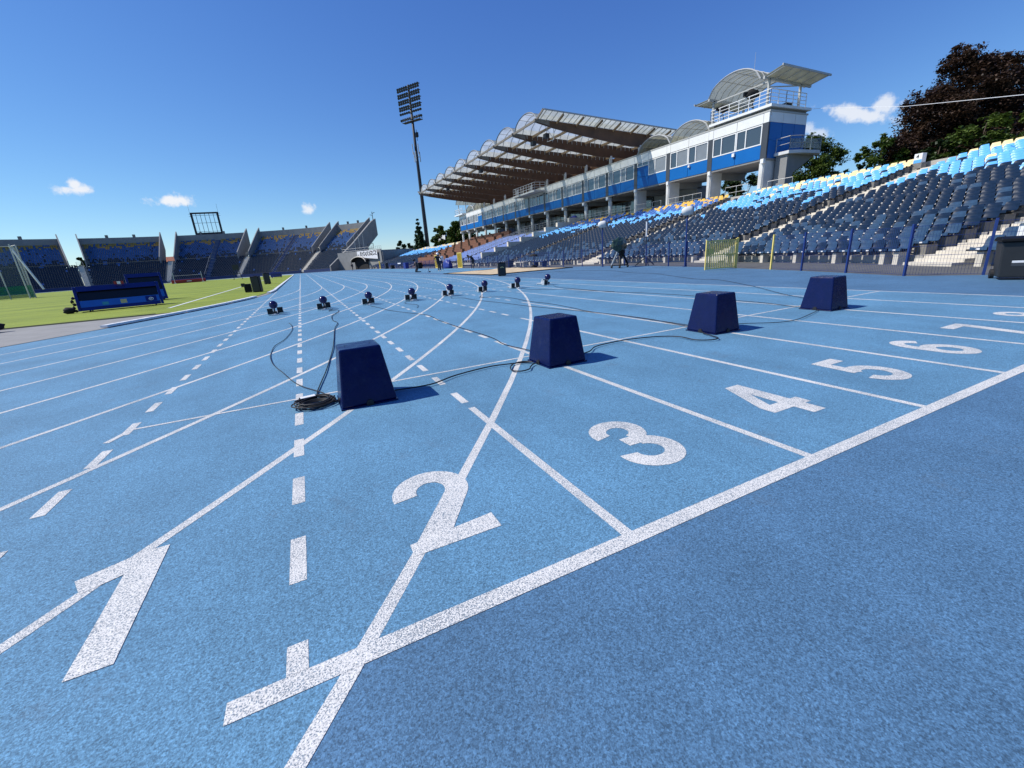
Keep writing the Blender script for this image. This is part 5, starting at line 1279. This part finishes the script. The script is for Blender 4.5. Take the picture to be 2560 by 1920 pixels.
# ------------------------------------------------------------------ beside the fence: bins, lamps, covered camera
def wheelie(label, loc, rz, body):
    r = thing('wheeled_bin', label, 'bin', loc, rz, 'wheeled bins')
    a, c = .25, .30
    MB().hexa([(-a,-a,.05),(a,-a,.05),(a,a,.05),(-a,a,.05),(-c,-c,.70),(c,-c,.70),(c,c,.70),(-c,c,.70)]).build('body', body, r, bevel=.02)
    MB().prism([(-.36,.705),(.36,.705),(.34,.75),(.2,.79),(-.2,.80),(-.36,.76)], -.33, .33, 'x').build('lid', 'black_plastic', r, bevel=.012)
    for s in (-1, 1): MB().tube([(s*.24,.22,.09),(s*.30,.22,.09)], .09, 14).build('wheel', 'black_rubber', r)
    MB().tube([(-.22,.36,.72),(-.22,.42,.72),(.22,.42,.72),(.22,.36,.72)], .015, 6).build('handle', 'black_plastic', r)
    for z0, z1, m_ in ((.32,.36,'sticker_white'), (.26,.315,'grey_panel'), (.38,.5,'charcoal')):
        y0, y1 = -(.25+.05*(z0-.05)/.65)-.004, -(.25+.05*(z1-.05)/.65)-.004
        MB().hexa([(-.12,y0,z0),(.12,y0,z0),(.12,y0+.003,z0),(-.12,y0+.003,z0),(-.12,y1,z1),(.12,y1,z1),(.12,y1+.003,z1),(-.12,y1+.003,z1)]).build('label', m_, r)
    return r
wheelie('charcoal wheeled bin with white sticker at the right picture edge', (13.74,3.20,.003), -1.15, 'charcoal')
wheelie('second charcoal wheeled bin cut off by the right picture edge', (13.8,2.48,.003), -1.2, 'charcoal')
ec = thing('white_cabinet', 'white cabinet standing behind the wheeled bin', 'cabinet', (15.75,3.30,0), -.45)
MB().box(-.25,.25,-.5,.5,.0,1.0).build('case', 'white_paint', ec, bevel=.02); MB().box(-.255,-.251,-.42,.42,.1,.9).build('door', 'white_panel', ec); MB().box(-.3,.3,-.55,.55,1.001,1.04).build('top', 'grey_paint', ec)
def horn(label, loc, rz, big):
    r = thing('horn_pole', label, 'loudspeaker pole', loc, rz, 'horn loudspeakers on blue poles')
    MB().tube([(0,0,0),(0,0,2.2)], .035, 8).build('pole', 'fence_blue', r); MB().box(-.08,.08,-.08,.08,0,.02).build('base', 'fence_blue', r)
    MB().tube([(-.26,0,2.42),(-.22,0,2.43),(-.1,0,2.45),(.08,0,2.46),(.2,0,2.47)], [.04,.13,.19,.20,.19], 14).build('shell', 'concrete_white', r, smooth=True)
    MB().tube([(.201,0,2.47),(.23,0,2.47)], [.19,.17], 14).build('mouth', 'charcoal', r)
    MB().bar((0,0,2.2), (0,0,2.3), .06).build('bracket', 'charcoal', r)
horn('blue pole with pale horn loudspeaker left of the yellow gate', (17.73,14.78,.0), -.5, 1)
horn('blue pole with pale horn loudspeaker beside the covered camera', (18.15,21.5,.0), -.5, 1)
tp = thing('flag_stick', 'thin dark pole on tripod foot leaning inside the fence', 'pole', (18.9,18.6,0))
MB().tube([(0,0,0),(.0,0,2.3)], .025, 6).build('pole', 'steel_dark', tp); MB().tube([(0,0,1.55),(0,0,2.32)], .04, 6).build('white_top', 'sticker_white', tp)
for a in (0, 2.1, 4.2): MB().bar((0,0,.45), (.6*math.cos(a),.6*math.sin(a),.02), .05).build('leg', 'steel_dark', tp)
cv = thing('covered_camera', 'television camera under a dark green rain cover on a wheeled tripod', 'camera', (17.3,18.9,.0), .35)
for a in (math.pi/2, math.pi/2+2.09, math.pi/2+4.19):
    e = (.5*math.cos(a), .5*math.sin(a))
    MB().tube([(e[0],e[1],.16),(.08*math.cos(a),.08*math.sin(a),.95)], .05, 8).build('tripod_leg', 'galv' if a < 2 else 'black_plastic', cv)
    MB().bar((0,0,.14), (e[0],e[1],.14), .05).build('dolly_arm', 'black_plastic', cv); MB().tube([(e[0],e[1]-.03,.07),(e[0],e[1]+.03,.07)], .07, 12).build('castor', 'black_rubber', cv)
MB().tube([(0,0,.8),(0,0,1.0)], .09, 10).build('head', 'black_plastic', cv)
def tarpf(d):
    return 1+.25*noise.noise(d*2.1+Vector((3,1,0)))+.16*abs(noise.noise(d*5))+.05*noise.noise(d*11)
MB().sphere((-.05,0,1.24), .41, 40, 28, (1.45,.72,.82), tarpf).build('rain_cover', 'tarp_green', cv, smooth=True)
MB().sphere((.38,.1,.95), .2, 18, 14, (.8,.7,2.0), tarpf).build('hanging_cloth', 'black_cloth', cv, smooth=True)
def tvcam(label, loc, rz, s=1):
    r = thing('broadcast_camera', label, 'camera', loc, rz, 'broadcast cameras on the tower roof')
    for a in (.5, 2.6, 4.7): MB().bar((0,0,.75*s), (.35*math.cos(a),.35*math.sin(a),0), .05).build('tripod_leg', 'black_plastic', r)
    MB().sphere((0,0,1.05*s), .34*s, 18, 12, (1.5,.7,.9), lambda d: 1+.22*noise.noise(d*2.4)).build('covered_body', 'black_cloth', r, smooth=True)
    MB().box(-.62*s,-.35*s,-.11,.11,.95*s,1.2*s).build('lens_hood', 'black_plastic', r)
tvcam('black covered camera on the tower roof by the middle of the railing', (39.3,28.0,11.53), -.4, 1.25)
tvcam('smaller black camera on the tower roof near the left railing end', (39.3,30.9,11.53), -.4, 1.0)
mn = thing('roof_case', 'small black case on the tower roof behind the right railing', 'case', (42.4,26.9,11.53)); MB().box(-.3,.3,-.3,.3,0,.55).build('case', 'black_plastic', mn, bevel=.03); MB().box(-.1,.1,-.02,.02,.551,.6).build('handle', 'black_plastic', mn)

# ------------------------------------------------------------------ people
def person(name, label, loc, rz, J, parts, h=1.75, extra=None):
    """one continuous body grown over a joint skeleton; J: joint -> (x, y, z) with z up, person faces -Y"""
    bones = [('pelvis','waist'),('waist','chest'),('chest','neck'),('neck','chin'),('chin','head'),('head','crown'),
             ('chest','shoulder_l'),('shoulder_l','elbow_l'),('elbow_l','wrist_l'),('wrist_l','hand_l'),('chest','shoulder_r'),('shoulder_r','elbow_r'),('elbow_r','wrist_r'),('wrist_r','hand_r'),
             ('pelvis','hip_l'),('hip_l','knee_l'),('knee_l','ankle_l'),('ankle_l','toe_l'),('pelvis','hip_r'),('hip_r','knee_r'),('knee_r','ankle_r'),('ankle_r','toe_r')]
    rad = {'pelvis':.135,'waist':.125,'chest':.15,'neck':.055,'chin':.07,'head':.095,'crown':.065,'shoulder':.07,'elbow':.045,'wrist':.03,'hand':.035,'hip':.09,'knee':.06,'ankle':.042,'toe':.04}
    names = list(J); me = bpy.data.meshes.new(name)
    me.from_pydata([J[n] for n in names], [(names.index(a), names.index(b)) for a, b in bones], [])
    o = bpy.data.objects.new(name, me); COL.objects.link(o)
    m_ = o.modifiers.new('skin', 'SKIN'); m_.use_smooth_shade = True
    for i, n in enumerate(names):
        r = rad[n.split('_')[0]]; sv = me.skin_vertices[0].data[i]; sv.radius = (r*1.15, r*.9) if n in ('pelvis','waist','chest') else (r, r); sv.use_root = n == 'pelvis'
    o.modifiers.new('sub', 'SUBSURF').levels = 2
    dg = bpy.context.evaluated_depsgraph_get(); m2 = bpy.data.meshes.new_from_object(o.evaluated_get(dg)); bpy.data.objects.remove(o)
    m2.materials.clear()
    for x in parts: m2.materials.append(MATS[x])
    HJ = {'head':0,'crown':0,'chin':0,'neck':0,'hand_l':0,'hand_r':0,'wrist_l':0,'wrist_r':0,'elbow_l':1,'elbow_r':1,'shoulder_l':1,'shoulder_r':1,'chest':1,'waist':1,'pelvis':2,'hip_l':2,'hip_r':2,'knee_l':2,'knee_r':2,'ankle_l':2,'ankle_r':2,'toe_l':3,'toe_r':3}
    jv = [(Vector(J[n]), HJ[n]) for n in names]
    for p in m2.polygons: p.material_index = min(jv, key=lambda q: (q[0]-p.center).length)[1]; p.use_smooth = True
    root = thing('person', label, 'person', loc, rz); link('body', m2, root)
    hd = Vector(J['head']); cr = Vector(J['crown'])
    cap = parts[4] if len(parts) > 4 else 'black_cloth'
    ax_ = (cr-hd).normalized()
    MB().sphere(hd+ax_*.045, .112, 14, 8, (1,1,.85)).build('hair', cap, root, smooth=True) if cap == 'black_cloth' else MB().sphere(hd+ax_*.06, .115, 14, 8, (1,1,.75)).tube([hd+ax_*.05+Vector((0,-.02,0)), hd+ax_*.045+Vector((0,-.2,-.01))], [.11,.09], 8).build('cap', cap, root, smooth=True)
    return root
ST = {'pelvis':(0,0,.95),'waist':(0,0,1.1),'chest':(0,.01,1.3),'neck':(0,0,1.47),'chin':(0,-.015,1.54),'head':(0,-.02,1.63),'crown':(0,-.01,1.71),
      'shoulder_l':(-.19,0,1.40),'elbow_l':(-.27,.03,1.14),'wrist_l':(-.25,-.1,.93),'hand_l':(-.24,-.14,.86),'shoulder_r':(.19,0,1.40),'elbow_r':(.27,.03,1.14),'wrist_r':(.25,-.1,.93),'hand_r':(.24,-.14,.86),
      'hip_l':(-.1,0,.90),'knee_l':(-.11,-.03,.50),'ankle_l':(-.11,0,.09),'toe_l':(-.12,-.16,.045),'hip_r':(.1,0,.90),'knee_r':(.11,-.03,.50),'ankle_r':(.11,0,.09),'toe_r':(.12,-.16,.045)}
def pose(**k): d = dict(ST); d.update(k); return d
person('body', 'person in dark clothes and white cap walking on the jump runway', (13.7,41.5,.006), .2,
       pose(knee_l=(-.12,-.2,.52), ankle_l=(-.12,-.1,.10), toe_l=(-.13,-.26,.05), knee_r=(.16,.06,.50), ankle_r=(.26,.26,.10), toe_r=(.28,.12,.05), elbow_l=(-.40,.05,1.2), wrist_l=(-.30,-.12,1.05), hand_l=(-.24,-.16,1.0), elbow_r=(.3,-.1,1.15), wrist_r=(.22,-.28,1.1), hand_r=(.16,-.32,1.1)),
       ['skin','cloth_dark','cloth_dark','shoe_white','shoe_white'])
person('body', 'person in dark clothes standing close behind the one in the white cap', (14.35,42.6,.006), -.6, pose(elbow_l=(-.3,-.1,1.14), wrist_l=(-.12,-.25,1.1), hand_l=(-.05,-.27,1.1)), ['skin','shoe_white','cloth_navy','shoe_white','black_cloth'])
person('body', 'person in black with a cap kneeling on the edge of the runway', (12.3,44.5,.006), -1.3,
       pose(**{'pelvis':(0,0,.48),'waist':(0,-.02,.64),'chest':(0,-.08,.86),'neck':(0,-.14,1.03),'chin':(0,-.17,1.10),'head':(0,-.19,1.19),'crown':(0,-.19,1.27),'shoulder_l':(-.19,-.1,.96),'elbow_l':(-.24,-.18,.72),'wrist_l':(-.16,-.36,.60),'hand_l':(-.12,-.42,.56),'shoulder_r':(.19,-.1,.96),'elbow_r':(.24,-.18,.72),'wrist_r':(.16,-.36,.60),'hand_r':(.12,-.42,.56),'hip_l':(-.1,0,.44),'knee_l':(-.14,-.18,.08),'ankle_l':(-.13,.24,.07),'toe_l':(-.13,.36,.04),'hip_r':(.1,0,.44),'knee_r':(.14,-.18,.08),'ankle_r':(.13,.24,.07),'toe_r':(.13,.36,.04)}),
       ['skin','cloth_dark','cloth_dark','black_cloth','cloth_dark'])
person('body', 'person in dark clothes bending forward beside the sand pit', (17.0,40.8,.006), -1.25,
       pose(**{'pelvis':(0,.12,.92),'waist':(0,.02,1.05),'chest':(0,-.16,1.18),'neck':(0,-.32,1.24),'chin':(0,-.38,1.25),'head':(0,-.46,1.27),'crown':(0,-.53,1.29),'shoulder_l':(-.19,-.22,1.2),'elbow_l':(-.2,-.3,.94),'wrist_l':(-.15,-.42,.76),'hand_l':(-.13,-.46,.70),'shoulder_r':(.19,-.22,1.2),'elbow_r':(.2,-.3,.94),'wrist_r':(.15,-.42,.76),'hand_r':(.13,-.46,.70),'hip_l':(-.1,.12,.87),'hip_r':(.1,.12,.87),'knee_l':(-.11,.06,.48),'knee_r':(.11,.10,.48)}),
       ['skin','cloth_dark','cloth_dark','shoe_white','black_cloth'])
person('body', 'distant person in black walking at the far end of the straight', (11.7,100,.006), .5,
       pose(knee_l=(-.12,-.18,.52), ankle_l=(-.12,-.12,.10), toe_l=(-.13,-.28,.05), knee_r=(.12,.06,.50), ankle_r=(.14,.28,.10), toe_r=(.14,.14,.05)), ['skin','cloth_dark','cloth_dark','shoe_white','black_cloth'])
person('body', 'person in black standing on the concourse between the round columns', (38.2,55.5,4.0), 1.4, pose(wrist_l=(-.2,-.3,1.1), hand_l=(-.18,-.36,1.1)), ['skin','cloth_dark','cloth_dark','black_cloth','black_cloth'])
tc_ = thing('covered_stand_camera', 'camera under a dark blue cover on the concourse beside the standing person', 'camera', (38.2,53.9,4.0))
for a in (.5, 2.6, 4.7): MB().bar((0,0,.9), (.45*math.cos(a),.45*math.sin(a),0), .05).build('tripod_leg', 'black_plastic', tc_)
MB().sphere((0,0,1.35), .55, 20, 14, (1.0,1.2,.8), tarpf).build('cover', 'tarp_blue', tc_, smooth=True)
# odds and ends along the runway and the fence
rk = thing('measuring_rail', 'low black and white measuring rail beside the kneeling person', 'rail', (12.9,42.2,.006), 1.2)
MB().box(-.9,.9,-.05,.05,0,.08).build('rail', 'black_plastic', rk); MB().box(-1.2,-.95,-.08,.08,0,.12).build('head', 'sticker_white', rk); MB().tube([(-.4,0,.08),(-.4,0,.4)], .02, 6).build('pin', 'black_plastic', rk)
tb = thing('folded_tarpaulin', 'crumpled royal blue tarpaulin against the fence behind the kneeling person', 'tarpaulin', (18.0,52,.006)); MB().sphere((0,0,.35), .8, 24, 16, (.6,1.3,.8), tarpf).build('sheet', 'tarp_blue', tb, smooth=True); MB().bar((-.3,-.9,.05),(-.3,.9,.05),.06).build('edge_rope', 'black_rubber', tb)
um = thing('black_parasol', 'small black parasol on a round base behind the sand pit', 'parasol', (18.15,30.2,0))
MB().tube([(0,0,0),(0,0,.95)], .02, 6).build('pole', 'steel_dark', um); MB().tube([(0,0,0),(0,0,.1),(0,0,.2)], [.28,.24,.04], 12).build('base', 'black_plastic', um); MB().tube([(0,0,.86),(0,0,.98),(0,0,1.06)], [.36,.28,.02], 10).build('canopy', 'black_cloth', um)
for i, (x, y, n_, m_, lb) in enumerate(((19.2,34.4,'bench','concrete_pale','pale low bench behind the sand pit near the black loudspeaker'), (19.4,31.4,'bench','stair_blue','dark blue low bench just inside the fence by the black parasol'))):
    r = thing('low_bench', lb, 'bench', (x,y,0)); MB().box(-.25,.25,-.9,.9,.36,.44).build('seat', m_, r, bevel=.01)
    for s in (-.7, .7): MB().box(-.2,.2,s-.05,s+.05,0,.355).build('leg', m_, r)
for i, (x, y, w_, h, m_, lb) in enumerate(((18.1,95,1.2,1.2,'charcoal','dark equipment case by the distant fence'), (18.0,88,1.0,.7,'black_cloth','black kit bag by the distant fence'), (18.1,76,1.6,1.0,'tarp_blue','blue equipment case by the fence, middle distance'), (19.0,36.4,.6,.6,'charcoal','charcoal equipment case inside the fence beside the pale bench'), (18.0,66,.7,.9,'black_plastic','black case leaning at the fence by the yellow panel'))):
    r = thing('equipment_case', lb, 'case', (x,y,.006)); MB().box(-.3,.3,-w_/2,w_/2,0,h).build('case', m_, r, bevel=.06); MB().tube([(-.32,-.12,h*.8),(-.36,-.1,h*.8),(-.36,.1,h*.8),(-.32,.12,h*.8)], .02, 5).build('handle', 'steel_dark', r)
ws = thing('white_tray', 'narrow white board on the far fence', 'board', (18.2,82,.006)); MB().box(-.03,.03,-1.3,1.3,.85,1.05).build('board', 'sticker_white', ws); MB().bar((0,-1,0),(0,-1,.85),.05).bar((0,1,0),(0,1,.85),.05).build('leg', 'steel_dark', ws)
